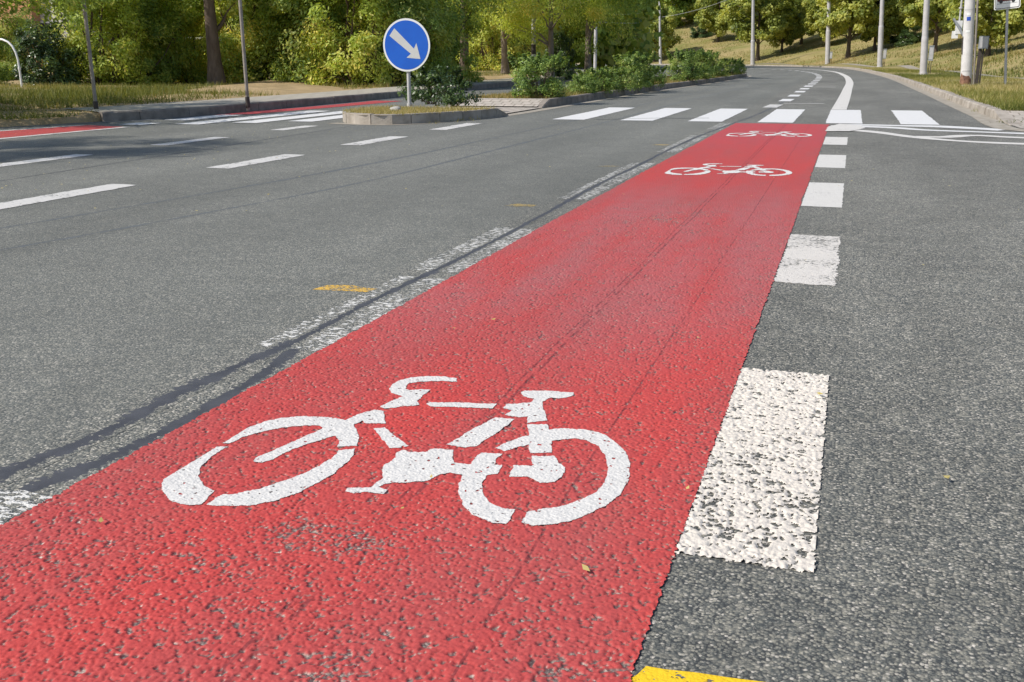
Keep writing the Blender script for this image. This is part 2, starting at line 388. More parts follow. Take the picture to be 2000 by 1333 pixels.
G_G = mat_leaf('grass_blades', [(0, (.07, .095, .016)), (.4, (.17, .19, .035)), (.75, (.31, .28, .085)), (1, (.50, .41, .20))], .35, .6)
G_D = mat_leaf('dry_grass_blades', [(0, (.10, .13, .025)), (.4, (.21, .215, .055)), (.65, (.34, .265, .10)), (1, (.46, .34, .16))], .35, .6)

# ------------------------------------------------------------------ ground, roads, kerbs
def rect(name, x0, x1, y0, y1, z, mat, kind=None):
    o = mk(name, [(x0, y0, z), (x1, y0, z), (x1, y1, z), (x0, y1, z)], [(0, 1, 2, 3)], mat)
    if kind: o['kind'] = kind
    return o
rect('ground', -900, 900, -300, 1500, -.08, m_hill, 'structure')
rect('road', -90, 60, -40, 190, 0, m_asph, 'structure')
# right kerb line (face of the kerb), left kerb line
K = smooth_line([(2.08, 17.0), (2.05, 20), (1.98, 29), (1.75, 46), (1.25, 60), (.55, 74), (-1.0, 90.5), (-5.0, 105.8), (-11.2, 120), (-20, 134), (-33, 148), (-52, 160), (-80, 170)], .8)
Lk = smooth_line([(-10.95, 12.9), (-10.75, 13.3), (-10.45, 14.6), (-10.4, 17), (-10.5, 22), (-10.9, 30), (-11.5, 40), (-13, 55), (-16.5, 68), (-22, 79), (-30, 89), (-45, 99), (-70, 108)], .8)
Mr = smooth_line([(-5.50, 18.45), (-5.45, 24.3), (-5.30, 30.5), (-4.98, 39), (-4.88, 47), (-4.95, 51.5), (-5.35, 54.5), (-6.3, 56), (-7.2, 54.6), (-7.6, 50), (-7.65, 40), (-7.6, 30), (-7.5, 18.45)], .6)
ribbon('gutter', offs(K, -.26), K, .004, m_gutter)
Kp = profile('kerb', K, [(0, -.02), (.012, .10), (.03, .12), (.17, .12), (.17, -.02)], m_kerb, .016)
Kp['kind'] = 'structure'
# dropped end stones, corner pavement of small pavers
dr = MB()
V = []
for y, z in ((16.99, .115), (16.2, .03), (15.2, .012)):
    V += [(2.08, y, -.02), (2.09, y, z), (2.26, y, z), (2.26, y, -.02)]
dr.add(V, [[a*4+q, a*4+q+1, a*4+5+q, a*4+4+q] for a in (0, 1) for q in range(3)]+[[8, 9, 10, 11]])
dr.build('dropped_kerb', m_kerb)['kind'] = 'structure'
pr_ = [(17.4, .112, 2.2), (16.99, .112, 2.2), (16.2, .027, 2.2), (15.2, .0105, 2.10), (14.5, .010, 2.12), (14.1, .010, 2.32), (13.86, .010, 2.8)]
V = []
for y, z, x in pr_: V += [(x, y, z), (5, y, z), (14, y, z)]
mk('pavement', V, [[a*3+q+3, a*3+q+4, a*3+q+1, a*3+q] for a in range(len(pr_)-1) for q in (0, 1)], m_pav)['kind'] = 'structure'
cg = smooth_line([(14, 13.45), (5, 13.5), (2.7, 13.62), (2.05, 13.95), (1.80, 14.6), (1.80, 17.0)], .3)
ribbon('gutter', cg, [Vector((p.x+(.02 if p.x > 2.2 else .28), p.y+(.24 if p.x > 2.2 else (.12 if p.y < 14.3 else 0)), 0)) for p in cg], .006, m_gutter)
kb = profile('kerb', smooth_line([(2.62, 14.6), (3.4, 14.12), (6, 14.0), (14, 13.95)], .5)[::-1], [(0, -.02), (.012, .10), (.03, .12), (.17, .12), (.17, -.02)], m_kerb, .016)
kb['kind'] = 'structure'

def hillz(d, x, y):
    b = .12 if d < 4.6 else .12+.25*(d-4.6)
    if d > 40: b = .12+.25*35.4+(d-40)*.06
    q = sum(math.sin(x*a_+y*b_+c_)*h_ for a_, b_, c_, h_ in ((.31, .13, 1., .10), (-.17, .23, 2., .12), (.07, -.29, .4, .10), (.53, .41, 3., .05)))
    return b+q*min(1, max(0, (d-1.2)/6))
ds = [.17, .5, 1, 1.6, 2.4, 3.2, 3.9, 4.3, 4.7, 5.5, 6.5, 8, 10, 12, 14, 17, 20, 24, 28, 33, 40, 60, 110]
K2 = [Vector((2.08, 17.0+0*i, 0)) for i in range(1)]+K[1:]
rows = []
Tn = [(K[min(i+3, len(K)-1)]-K[max(i-3, 0)]).normalized() for i in range(len(K))]
V = []; Fc = []
for i, p in enumerate(K):
    nx, ny = Tn[i].y, -Tn[i].x
    for d in ds:
        x, y = p.x+nx*d, p.y+ny*d; V.append((x, y, hillz(d, x, y)-.004))
n = len(ds)
for i in range(len(K)-1):
    for j in range(n-1): Fc.append([i*n+j, i*n+j+1, (i+1)*n+j+1, (i+1)*n+j])
hill = mk('hillside', V, Fc, m_hill, smooth=True); hill['kind'] = 'structure'
KN = np.array([(p.x, p.y) for p in K])
def kdist(x, y):
    q = (KN[:, 0]-x)**2+(KN[:, 1]-y)**2; i = int(q.argmin()); j = min(i+1, len(K)-1)
    s = (x-KN[i, 0])*Tn[i].y-(y-KN[i, 1])*Tn[i].x
    return math.copysign(math.sqrt(q[i]), s)
def on_hill(px, d):                      # the point on the line of sight px that lies d metres beyond the kerb
    Y = 20.
    while Y < 260:
        X = XAT(px, Y)
        if kdist(X, Y) >= d: break
        Y += .5
    return X, Y, hillz(d, X, Y)
pa = offs(K, 3.3); pb = offs(K, 4.1)
sel = [i for i in range(len(K)) if K[i].y > 22]
V = []
for i in sel: V += [(p.x, p.y, hillz(d, p.x, p.y)+.010) for p, d in ((pa[i], 3.3), (pb[i], 4.1))]
mk('footpath', V, [[2*k, 2*k+1, 2*k+3, 2*k+2] for k in range(len(sel)-1)], m_gutter)['kind'] = 'structure'
# left verge: pavement behind the kerb, then ground
lk = profile('kerb', Lk[::-1], [(0, -.02), (.01, .13), (.03, .15), (.16, .15), (.16, -.02)], m_kerbd, .01); lk['kind'] = 'structure'
ribbon('pavement', offs(Lk, -1.75), offs(Lk, -.16), .146, m_pavL)
LN = [Vector((-12.8, -30, 0)), Vector((-12.6, -10, 0)), Vector((-12.2, 4, 0)), Vector((-11.75, 10.5, 0)), Vector((-11.3, 12.0, 0)), Vector((-11.12, 12.5, 0))]+Lk
Tl = [(LN[min(i+2, len(LN)-1)]-LN[max(i-2, 0)]).normalized() for i in range(len(LN))]
dl = [0, .4, .9, 1.6, 2.2, 3, 4, 5, 6.5, 9, 13, 20, 32, 60]
V = []; Fc = []
dl = [-.04]+dl
def leftz(d, x, y):
    ty = min(1, max(0, (y-10.5)/2.4)); b = (.02+min(d, 1.6)*.07)*(1-ty)+.135*ty
    return b+(0 if d < 1.7 else (.06*math.sin(x*1.1+y*.5)+.05*math.sin(y*1.7-x*.6)+.05)*min(1, (d-1.7)/2))
for i, p in enumerate(LN):
    for k, d in enumerate(dl):
        k -= 1
        if i >= len(LN)-len(Lk): d = max(d, .09+.01*max(k, 0)) if k >= 0 else .08
        x, y = p.x-Tl[i].y*d*1.0, p.y+Tl[i].x*d; z = leftz(d, x, y)
        if k == 0: z = .004+.116*min(1, max(0, (y-11)/1.9))
        if k < 0: z = -.03
        V.append((x, y, z))
n = len(dl)
for i in range(len(LN)-1):
    for j in range(n-1): Fc.append([i*n+j, (i+1)*n+j, (i+1)*n+j+1, i*n+j+1])
mk('verge', V, Fc, m_soilL, smooth=True)['kind'] = 'structure'

# traffic island with the sign: kerb stones round the nose, soil on top, paver strip, then the long planted island
I1 = smooth_line([(-5.50, 15.95), (-5.55, 15.3), (-5.70, 14.6), (-5.97, 13.92), (-6.27, 13.48), (-6.62, 13.40), (-6.98, 13.62), (-7.28, 14.15), (-7.42, 15.0), (-7.45, 15.95)], .2)[::-1]
def kerb_ring(name, line, h, drop, mat):
    mb = MB(); L = [0]
    for i in range(1, len(line)): L.append(L[-1]+(line[i]-line[i-1]).length)
    tot = L[-1]; n_ = max(1, round(tot/.5)); cut = tot/n_
    def at(s):
        s = min(max(s, 0), tot-1e-6); i = max(k for k in range(len(L)-1) if L[k] <= s); t = (s-L[i])/(L[i+1]-L[i])
        return line[i].lerp(line[i+1], t), (line[min(i+2, len(line)-1)]-line[max(i-1, 0)]).normalized()
    for k in range(n_):
        V = []; s0, s1 = k*cut+.006, (k+1)*cut-.006; j = rng.uniform(-.006, .006)
        for s in (s0, (s0+s1)/2, s1):
            p, t = at(s); e = min(s, tot-s); hh = h*min(1, .12+max(e, 0)/drop)+(j if e > drop else 0)
            V += [(p.x+t.y*o_, p.y-t.x*o_, z) for o_, z in ((0, -.02), (.012, hh-.02), (.03, hh), (.15, hh), (.15, -.02))]
        mb.add(V, [[a*5+q, a*5+q+1, a*5+6+q, a*5+5+q] for a in (0, 1) for q in range(4)]+[[0, 1, 2, 3, 4], [14, 13, 12, 11, 10]])
    o = mb.build(name, mat); o['kind'] = 'structure'; return o
kerb_ring('kerb', I1, .145, .55, m_kerb)
def inner_fill(name, line, d, z, mat):
    q = offs(line, d); o = mk(name, [(p.x, p.y, z(p) if callable(z) else z) for p in q], [list(range(len(q)))], mat)
    bm = bmesh.new(); bm.from_mesh(o.data); bmesh.ops.triangulate(bm, faces=bm.faces); bmesh.ops.recalc_face_normals(bm, faces=bm.faces)
    if sum(f.normal.z for f in bm.faces) < 0: bmesh.ops.reverse_faces(bm, faces=bm.faces)
    bm.to_mesh(o.data); bm.free(); o['kind'] = 'structure'; return o
inner_fill('island_soil', I1, .145, lambda p: .13 if p.y < 15.35 else .13-(p.y-15.35)*.19, m_soil)
rect('island_paving', -7.44, -5.52, 15.97, 18.43, .016, m_pav, 'structure')
mk('island_paving', [(-7.35, 18.435, .034), (-5.62, 18.435, .034), (-5.62, 19.06, .147), (-7.35, 19.06, .147), (-5.62, 19.5, .139), (-7.35, 19.5, .139)], [(0, 1, 2, 3), (3, 2, 4, 5)], m_pav)['kind'] = 'structure'
Mrr = Mr[::-1]
kerb_ring('kerb', Mrr, .15, .5, m_kerbd)
inner_fill('island_soil', Mrr, .145, lambda p: .135 if p.y > 19 else .03+(p.y-18.43)*.18, m_soil)
gl = smooth_line([(-7.3, 13.3), (-6.62, 13.12), (-6.05, 13.3), (-5.72, 13.9), (-5.42, 14.7), (-5.3, 15.6), (-5.25, 17), (-5.25, 18.5), (-5.22, 24.3), (-5.08, 30.5), (-4.78, 39), (-4.70, 47), (-4.75, 52), (-5.2, 55), (-6.3, 56.3)], .5)
ribbon('gutter', offs(gl, -.22), gl, .004, m_gutter)

# ------------------------------------------------------------------ markings
def paint(name, poly, z, mat, jit=.004, stepn=.03, seed=0):
    r = np.random.default_rng(seed+1); out = []
    n_ = len(poly)
    for i in range(n_):
        a = Vector(poly[i]); b = Vector(poly[(i+1) % n_]); L = (b-a).length; k = max(1, min(60, int(L/stepn)))
        t = (b-a)/max(L, 1e-6); nn = Vector((t.y, -t.x))
        for q in range(k):
            out.append(a+(b-a)*(q/k)+nn*(r.normal(0, jit)))
    tv, _, tf, _, _, _ = delaunay_2d_cdt([Vector((v.x, v.y)) for v in out], [], [list(range(len(out)))], 1, 1e-7)
    F2 = []
    for f in tf:
        a, b, c = [tv[k] for k in f[:3]]
        F2.append(list(f) if (b-a).cross(c-a) > 0 else list(f)[::-1])
    me = bpy.data.meshes.new(name); me.from_pydata([(v.x, v.y, z) for v in tv], [], F2); me.update()
    return link(name, me, mat)
PP = lambda pts, z=0: [P(x, y, z) for x, y in pts]
# the red lane
tag(paint('bike_lane', [(-1.575, 6.68), (-.248, 6.68), (-.248, 14.84), (-1.535, 14.84), (-1.575, 9)], .0024, m_red, .004, .025, 5), kind='structure')
o = paint('bike_lane', [(-11.6, 6), (-9.95, 6), (-9.75, 11.9), (-10.55, 12.1)], .004, m_red, .006, .2, 6); o['kind'] = 'structure'
o = paint('bike_lane', [(-10.36, 14.9), (-9.85, 15.2), (-9.6, 19), (-9.55, 21), (-10.25, 21), (-10.2, 19)], .004, m_red, .006, .2, 7); o['kind'] = 'structure'
for poly, t in (([(-9.94, 6), (-9.80, 6), (-9.62, 11.9), (-9.74, 11.9)], 'near'), ([(-11.75, 6), (-11.58, 6), (-10.56, 12.1), (-10.66, 12.1)], 'far')):
    o = paint('edge_line', poly, .0045, m_worn2, .006, .15, 8); tag(o, 'thin white line along the %s edge of the small red strip at far left' % t, 'edge line', 'white edges of the far red strip')
ribbon('gutter', [Vector((p.x+.1, p.y, 0)) for p in LN[1:4]]+offs(Lk, .28), LN[1:4]+Lk, .0035, m_tarthin)

ORD = ['nearest', 'second', 'third', 'fourth', 'fifth', 'sixth', 'seventh', 'eighth', 'ninth', 'tenth', 'eleventh', 'twelfth', 'thirteenth', 'fourteenth', 'fifteenth', 'sixteenth']
# relief of the thick coating in front: a smooth random field on a 2 mm grid
GX0, GX1, GY0, GY1, GS = -1.62, -.20, .86, 6.9, .0018
gnx, gny = int((GX1-GX0)/GS)+1, int((GY1-GY0)/GS)+1
def field(sig, seed, aniso=1.0):
    r_ = np.random.default_rng(seed).normal(0, 1, (gny, gnx)); ky = np.fft.fftfreq(gny)[:, None]; kx = np.fft.fftfreq(gnx)[None]
    f_ = np.fft.ifft2(np.fft.fft2(r_)*np.exp(-2*(math.pi*sig/GS)**2*((kx*aniso)**2+ky**2))).real
    return f_/f_.std()
F_ = field(.0019, 1)*.95+field(.0040, 2)*.45; F_ /= F_.std(); LOW = field(.05, 3); RID = np.clip(np.abs(field(.0028, 4)+.4*field(.0018, 6))/.55, 0, 1)**.6
XX, YY = np.meshgrid(GX0+GS*np.arange(gnx), GY0+GS*np.arange(gny))
cxw, cyw = P(640, 1052)
WORN = .12*np.clip(LOW, 0, 2)+np.exp(-(((XX-cxw)/.15)**2+((YY-cyw)/.07)**2)*1.2)*1.25*(1+.5*LOW)+np.exp(-((YY-1.22)/.20)**2)*.25*(1+.8*LOW)
WORN += np.exp(-((XX+.27)/.05)**2)*.25
cx2, cy2 = P(1330, 405)
WORN += np.exp(-((XX-cx2)/.28)**2-((YY-cy2+.5)/.7)**2)*1.0*np.clip(.6+.7*LOW, 0, 2)+np.clip(LOW-1.3, 0, 1)*.5
T_ = (F_+1.32-np.clip(WORN, 0, 1.6)*.75)
FADE = np.clip((6.7-YY)/.9, 0, 1)
HH = np.clip((T_+.25)/1.5, 0, 1); HH = HH*HH*(3-2*HH)
HGT = .0006+.0037*HH*(.50+.34*RID+.16*np.clip(T_/2.6, 0, 1)); HGT = HGT*FADE+.0018*(1-FADE)
BARE = np.clip((.02-T_)/.12, 0, 1)*FADE
def samp(A_, x, y):
    fx = np.clip((x-GX0)/GS, 0, gnx-1.001); fy = np.clip((y-GY0)/GS, 0, gny-1.001); ix = fx.astype(int); iy = fy.astype(int); tx = fx-ix; ty = fy-iy
    return (A_[iy, ix]*(1-tx)+A_[iy, ix+1]*tx)*(1-ty)+(A_[iy+1, ix]*(1-tx)+A_[iy+1, ix+1]*tx)*ty
def gridmesh(name, x, y, z, keep, mat, extra=None):
    ny_, nx_ = x.shape; id_ = np.arange(ny_*nx_).reshape(ny_, nx_)
    q = np.stack([id_[:-1, :-1], id_[:-1, 1:], id_[1:, 1:], id_[1:, :-1]], -1)[keep]
    used, inv = np.unique(q.ravel(), return_inverse=True); V_ = np.stack([x.ravel(), y.ravel(), z.ravel()], 1)[used]
    me = bpy.data.meshes.new(name); me.vertices.add(len(V_)); me.vertices.foreach_set('co', V_.astype(np.float32).ravel())
    n_ = len(q); me.loops.add(n_*4); me.loops.foreach_set('vertex_index', inv.astype(np.int32)); me.polygons.add(n_)
    me.polygons.foreach_set('loop_start', np.arange(0, n_*4, 4, dtype=np.int32)); me.polygons.foreach_set('loop_total', np.full(n_, 4, dtype=np.int32))
    me.polygons.foreach_set('use_smooth', np.ones(n_, bool))
    if extra is not None:
        at = me.attributes.new('bare', 'FLOAT', 'POINT'); at.data.foreach_set('value', extra.ravel()[used].astype(np.float32))
    me.update(calc_edges=True); me.materials.append(mat); return me
def inside(x, y, poly):
    c = np.zeros(x.shape, bool); n_ = len(poly); j = n_-1
    for i in range(n_):
        xi, yi = poly[i]; xj, yj = poly[j]
        c ^= ((yi > y) != (yj > y)) & (x < (xj-xi)*(y-yi)/(yj-yi+1e-12)+xi); j = i
    return c
def samp_free(shape, sgx, sgy, seed, step_=.0024):
    r_ = np.random.default_rng(seed).normal(0, 1, shape); ky = np.fft.fftfreq(shape[0])[:, None]/step_; kx = np.fft.fftfreq(shape[1])[None]/step_
    f_ = np.fft.ifft2(np.fft.fft2(r_)*np.exp(-2*math.pi**2*((kx*sgx)**2+(ky*sgy)**2))).real
    return f_/f_.std()
# right edge dashes
desc = ['large worn dash with holes and ragged ends', 'second dash with rough pitted surface', 'third dash, nearly clean white', 'fourth dash, small and clean', 'fifth dash, before the merging lines']
for i, (y0, y1) in enumerate(((1125, 735), (558, 462), (405, 358), (328, 303), (283, 268))):
    ya, yb = P(1620, y0)[1], P(1620, y1)[1]
    if i == 0:
        dx_, dy_ = np.meshgrid(np.arange(-.262, .026, .0024), np.arange(ya-.03, yb+.02, .0024)); cxm = dx_[:-1, :-1]+.0012; cym = dy_[:-1, :-1]+.0012
        nf = samp_free(dx_.shape, .0028, .0032, 31); big_ = samp_free(dx_.shape, .035, .02, 32); w2 = samp_free(dx_.shape, .009, .0042, 33)
        hf = nf*.88+w2*.42; ek = hf[:-1, :-1]
        t_ = np.clip((yb-cym)/(yb-ya), 0, 1)
        lev = -1.52+.52*np.clip(t_*1.6-.10, 0, 1)+.18*big_[:-1, :-1]; lev = np.where(t_ > .955, lev-.55, lev)
        mk_ = ek > lev
        eo = ek*.0014
        mk_ &= (cxm > -.246+eo) & (cxm < .006+eo) & (cym > ya+eo*1.6+.012*(cxm+.12)/.12*0) & (cym < yb+eo*.5)
        hz = .0008+.0030*np.clip((hf-(-1.5))/2.2, 0, 1)+.0006*nf
        me = gridmesh('lane_dash', dx_, dy_, hz, mk_, m_dash); o = link('lane_dash', me)
        tag(o, '%s on the right edge of the red lane' % desc[i], 'lane dash', 'dashes along the right edge of the red lane'); continue
    o = paint('lane_dash', [(-.242, ya-.0), (.005, ya-.01), (.007, yb), (-.242, yb)], .0016, m_dash3 if i == 1 else m_dash2, .005 if i < 2 else .002, .012, 20+i)
    tag(o, '%s on the right edge of the red lane' % desc[i], 'lane dash', 'dashes along the right edge of the red lane')
# left edge worn dashes
wd = [((-1.82, .9), (-1.565, 1.56), 'cut by the left frame edge'), ((-1.80, 2.72), (-1.565, 3.86), 'beside the widest yellow mark'),
      ((-1.82, 3.98), (-1.575, 5.2), 'faint and patchy, third from the camera'), ((-1.82, 6.44), (-1.61, 8.92), 'long and speckled, split by a black joint'),
      ((-1.80, 10.02), (-1.60, 12.32), 'before the last short one'), ((-1.76, 13.44), (-1.575, 14.85), 'short, at the head of the lane')]
for i, (a, b, t) in enumerate(wd):
    o = paint('worn_dash', [a, (b[0], a[1]), b, (a[0], b[1])], .0006, m_worn, .005, .02, 40+i)
    tag(o, 'worn white dash left of the red lane, %s' % t, 'worn dash', 'worn dashes along the left edge of the red lane')
# bitumen joints
def band(name, pts, wid, z, mat, seed, stepn=.08, soft=True):
    r = np.random.default_rng(seed); l = smooth_line(pts, stepn)
    if soft: wid *= 1.5
    ph = r.uniform(0, 6, 3); n_ = len(l)
    A = offs(l, lambda i: -wid/2*(1+.22*math.sin(i*.21+ph[0])+.13*math.sin(i*.73+ph[1]))); B = offs(l, lambda i: wid/2*(1+.2*math.sin(i*.26+ph[2])+.14*math.sin(i*.61)))
    ze = z*.62
    V = [(p.x, p.y, ze) for p in A]+[(p.x, p.y, z) for p in l]+[(p.x, p.y, ze) for p in B]
    o = mk(name, V, [[k*n_+i, (k+1)*n_+i, (k+1)*n_+i+1, k*n_+i+1] for k in (0, 1) for i in range(n_-1)], mat)
    at = o.data.attributes.new('mid', 'FLOAT', 'POINT'); at.data.foreach_set('value', np.array([0]*n_+[1]*n_+[0]*n_, dtype=np.float32))
    return o
o = band('bitumen_joint', [(-1.80, 1.2), (-1.765, 1.65), (-1.73, 1.9), (-1.735, 2.25), (-1.715, 2.6), (-1.69, 2.80)], .066, .0011, m_tar, 1)
tag(o, 'wide black bitumen strip, outer branch, left of the red lane in front', 'bitumen strip', 'black bitumen joint sealing')
o = band('bitumen_joint', [(-1.64, 1.56), (-1.60, 1.75), (-1.585, 2.05), (-1.60, 2.4), (-1.645, 2.64), (-1.675, 2.78)], .052, .0005, m_tar, 2)
tag(o, 'black bitumen strip, inner branch, between the outer branch and red lane', 'bitumen strip', 'black bitumen joint sealing')
o = band('bitumen_joint', [(-1.69, 2.72), (-1.705, 3.4), (-1.69, 4.4), (-1.70, 5.6), (-1.735, 7.4), (-1.72, 9), (-1.725, 10.5), (-1.68, 12.5), (-1.56, 14.9), (-1.45, 17), (-1.39, 19), (-1.32, 23)], .034, .0012, m_tar, 3, .1)
tag(o, 'long thin black bitumen strip running through the worn dashes to the crossing', 'bitumen strip', 'black bitumen joint sealing')
for i, (pts, t) in enumerate((([(-4.75, 3.2), (-4.44, 4.7), (-4.08, 7.97), (-3.99, 12), (-3.95, 16), (-4.0, 24), (-3.6, 45)], 'left'), ([(-4.1, 3.2), (-3.82, 4.61), (-3.51, 6.85), (-3.44, 10.4), (-3.4, 14), (-3.4, 24), (-2.9, 45)], 'right'))):
    o = band('dark_line', pts, .045, .0005, m_tarthin2, 5+i, .3)
    tag(o, 'faint dark sealed crack in the middle asphalt lane, %s one of the pair' % t, 'sealed crack', 'faint sealed cracks in the middle lane')
o = band('road_seam', [(-6.25, 4.5), (-6.3, 6.2), (-6.45, 9), (-6.67, 12.64), (-6.75, 13.2)], .026, .0012, m_tar, 8, .2)
tag(o, 'thin dark seam between the two left lanes leading to the sign island', 'road seam')
o = band('dark_line', [P(1160, 234), P(1290, 231.5), P(1385, 231.5)], .05, .0055, m_tarthin2, 9, .1)  # narrow dark band drawn across the zebra bars
tag(o, 'short dark line lying across the zebra bars', 'sealed crack')
# lane dashes of the middle lane
def quad(name, px, z, mat, seed, jit=.005): return paint(name, PP(px), z, mat, jit, .05, seed)
def bar(x0, x1, y0, y1): return [(x0, y0), (x1, y0), (x1, y1), (x0, y1)]
for i, (y0, y1) in enumerate(((4.0, 6.26), (7.46, 8.79), (9.95, 11.25), (12.45, 13.9))):
    o = paint('lane_dash', bar(-5.30, -5.06, y0, y1), .003, m_worn2, .006, .05, 60+i)
    tag(o, ['long white dash cut by the left frame edge on grey asphalt', 'second white dash on the grey road left of the red lane', 'third white dash, pointing at the kerb of the sign island', 'last white dash, beside the kerb of the sign island'][i], 'lane dash', 'dashes dividing the left lanes')
for i, (y0, y1) in enumerate(((5.6, 8.23), (9.37, 10.6), (11.85, 12.8))):
    o = paint('lane_dash', bar(-7.36, -7.14, y0, y1), .003, m_worn2, .006, .05, 70+i)
    tag(o, ['white dash at the left frame edge beyond the dark seam', 'white dash at the tip of the tree shadow', 'thin white dash before the nose of the sign island'][i], 'lane dash', 'dashes of the far left lane')
# zebra crossing
ZX = [-4.35, -3.285, -2.265, -1.255, -.311, .696]
t6 = ['by the median kerb', 'second from the median kerb', 'third from the median kerb', 'whose near corner touches the red lane head', 'joined to the curving white edge line', 'nearest the corner pavement']
for i, x in enumerate(ZX):
    o = paint('crossing_bar', bar(x, x+.5, 15.08, 19.03), .0035, m_cross, .004, .12, 80+i)
    tag(o, 'broad white zebra bar across the right roadway, %s' % t6[i], 'zebra bar', 'zebra bars on the right roadway')
for i, (x, y0, y1) in enumerate(((-10.05, 12.3, 12.75), (-10.1, 13.4, 15), (-9.3, 12.6, 16.6), (-8.65, 13.1, 16.8), (-8.0, 13.6, 17.2))):
    o = paint('crossing_bar', bar(x-.12, x+.30, y0, y1), .0065, m_cross, .004, .12, 90+i)
    tag(o, 'white zebra bar across the left roadway, %s' % ['short stub beside the red strip', 'furthest, half in tree shade', 'third from the sign island', 'second from the sign island', 'ending at the sign island kerb'][i], 'zebra bar', 'zebra bars on the left roadway')
# lines of the bike lane beyond the crossing
Wl = smooth_line([(-.16, 19.05), (-.12, 24), (-.09, 30), (-.07, 41), (-.37, 55), (-1.3, 70.6), (-3.23, 82.6), (-7.28, 95), (-14, 107), (-24, 119)], .5)
o = ribbon('edge_line', offs(Wl, -.15), offs(Wl, .11), .006, m_dash2, None)
tag(o, 'continuous white edge line curving away beyond the zebra crossing', 'edge line')
Dl = smooth_line([(-1.43, 19.3), (-1.32, 23.5), (-1.32, 31), (-1.34, 41), (-1.53, 52), (-2.15, 62), (-3.6, 73.4), (-6.2, 84), (-10.5, 94), (-17, 104)], .25)
Lc = [0]
for i in range(1, len(Dl)): Lc.append(Lc[-1]+(Dl[i]-Dl[i-1]).length)
s = .2; i = 0
while s < 78:
    idx = [k for k in range(len(Dl)) if s <= Lc[k] <= s+1.55]
    q = [Dl[k] for k in idx]
    o = ribbon('lane_dash', offs(q, -.13), offs(q, .13), .006, m_cross if i else m_worn2, None)
    lb = 'far white dash of the curved row that is seen almost edge on' if i >= 12 else 'white dash %s along the curving row' % ('first, cut by a black joint,' if i == 0 else ORD[i]+' from the zebra')
    tag(o, lb, 'lane dash', 'dashes of the curve beyond the crossing'); s += 2.85 if s < 30 else 3.2; i += 1
for i, (a, b) in enumerate((((1530, 203), (1611, 202)), ((1585, 171), (1632, 172)), ((1603, 157), (1637, 157)), ((1600, 147), (1625, 146)))):
    p, q = P(*a), P(*b); t = .14*(1+i*.5)
    o = paint('transverse_line', [(p[0], p[1]), (q[0], p[1]), (q[0], p[1]+t), (p[0], p[1]+t)], .006, m_worn2, .004, .1, 110+i)
    tag(o, 'thin short white cross line between the curved lines, %s from the zebra' % ORD[i].replace('nearest', 'first'), 'cross line', 'thin cross lines in the far lane')
# curving hatch lines into the side street
hl = [([(1625, 247), (1680, 247.5), (1740, 250), (1800, 254), (1870, 257), (1990, 261), (2060, 263)], .24, 'upper middle'), ([(1640, 244.5), (1700, 245), (1760, 246.5), (1850, 248.5), (1962, 255)], .30, 'uppermost'),
      ([(1650, 253), (1690, 257), (1740, 263), (1800, 270), (1860, 275), (1930, 279), (2060, 284)], .21, 'lowest, long curved'), ([(1790, 268), (1845, 268.5), (1880, 266), (1915, 265.5), (1960, 268), (2060, 272)], .22, 'short hooked')]
for i, (px, wd_, t) in enumerate(hl):
    o = band('junction_line', PP(px), wd_, .0040+.0008*i, m_cross if i < 2 else m_dash2, 30+i, .1, False)
    tag(o, '%s white line curving into the side street at the right' % t, 'junction line', 'white lines curving into the side street')
o = quad('junction_line', [(1617, 249), (1640, 243.5), (1680, 246), (1690, 252), (1660, 258), (1612, 258)], .0095, m_dash2, 120)
tag(o, 'pale white patch where the junction lines meet the red lane', 'junction line', 'white lines curving into the side street')
# yellow marks
for i, (pts, t) in enumerate((([(610, 566), (640, 557), (690, 558), (738, 565), (715, 571), (650, 568)], 'nearest and widest'), ([(984, 402), (1010, 398.5), (1050, 401), (1040, 404), (1000, 404)], 'second'), ([(1165, 325.5), (1190, 323.6), (1213, 325), (1200, 326.8)], 'third and faint'), ([(1270, 283.5), (1290, 282.3), (1312, 283.3), (1295, 284.6)], 'farthest, hardly visible'))):
    o = quad('spray_mark', pts, .0008, m_yel if i == 0 else m_yel3, 130+i, .004); tag(o, 'ochre spray mark left of the worn dashes, %s' % t, 'spray mark', 'yellow spray marks')
o = quad('yellow_line', [(1222, 1336), (1236, 1312), (1262, 1302), (1300, 1311), (1360, 1317), (1420, 1327), (1500, 1334), (1500, 1400), (1200, 1400)], .0008, m_yel2, 140, .006)
tag(o, 'bright yellow painted patch at the bottom edge of the photo', 'yellow paint')

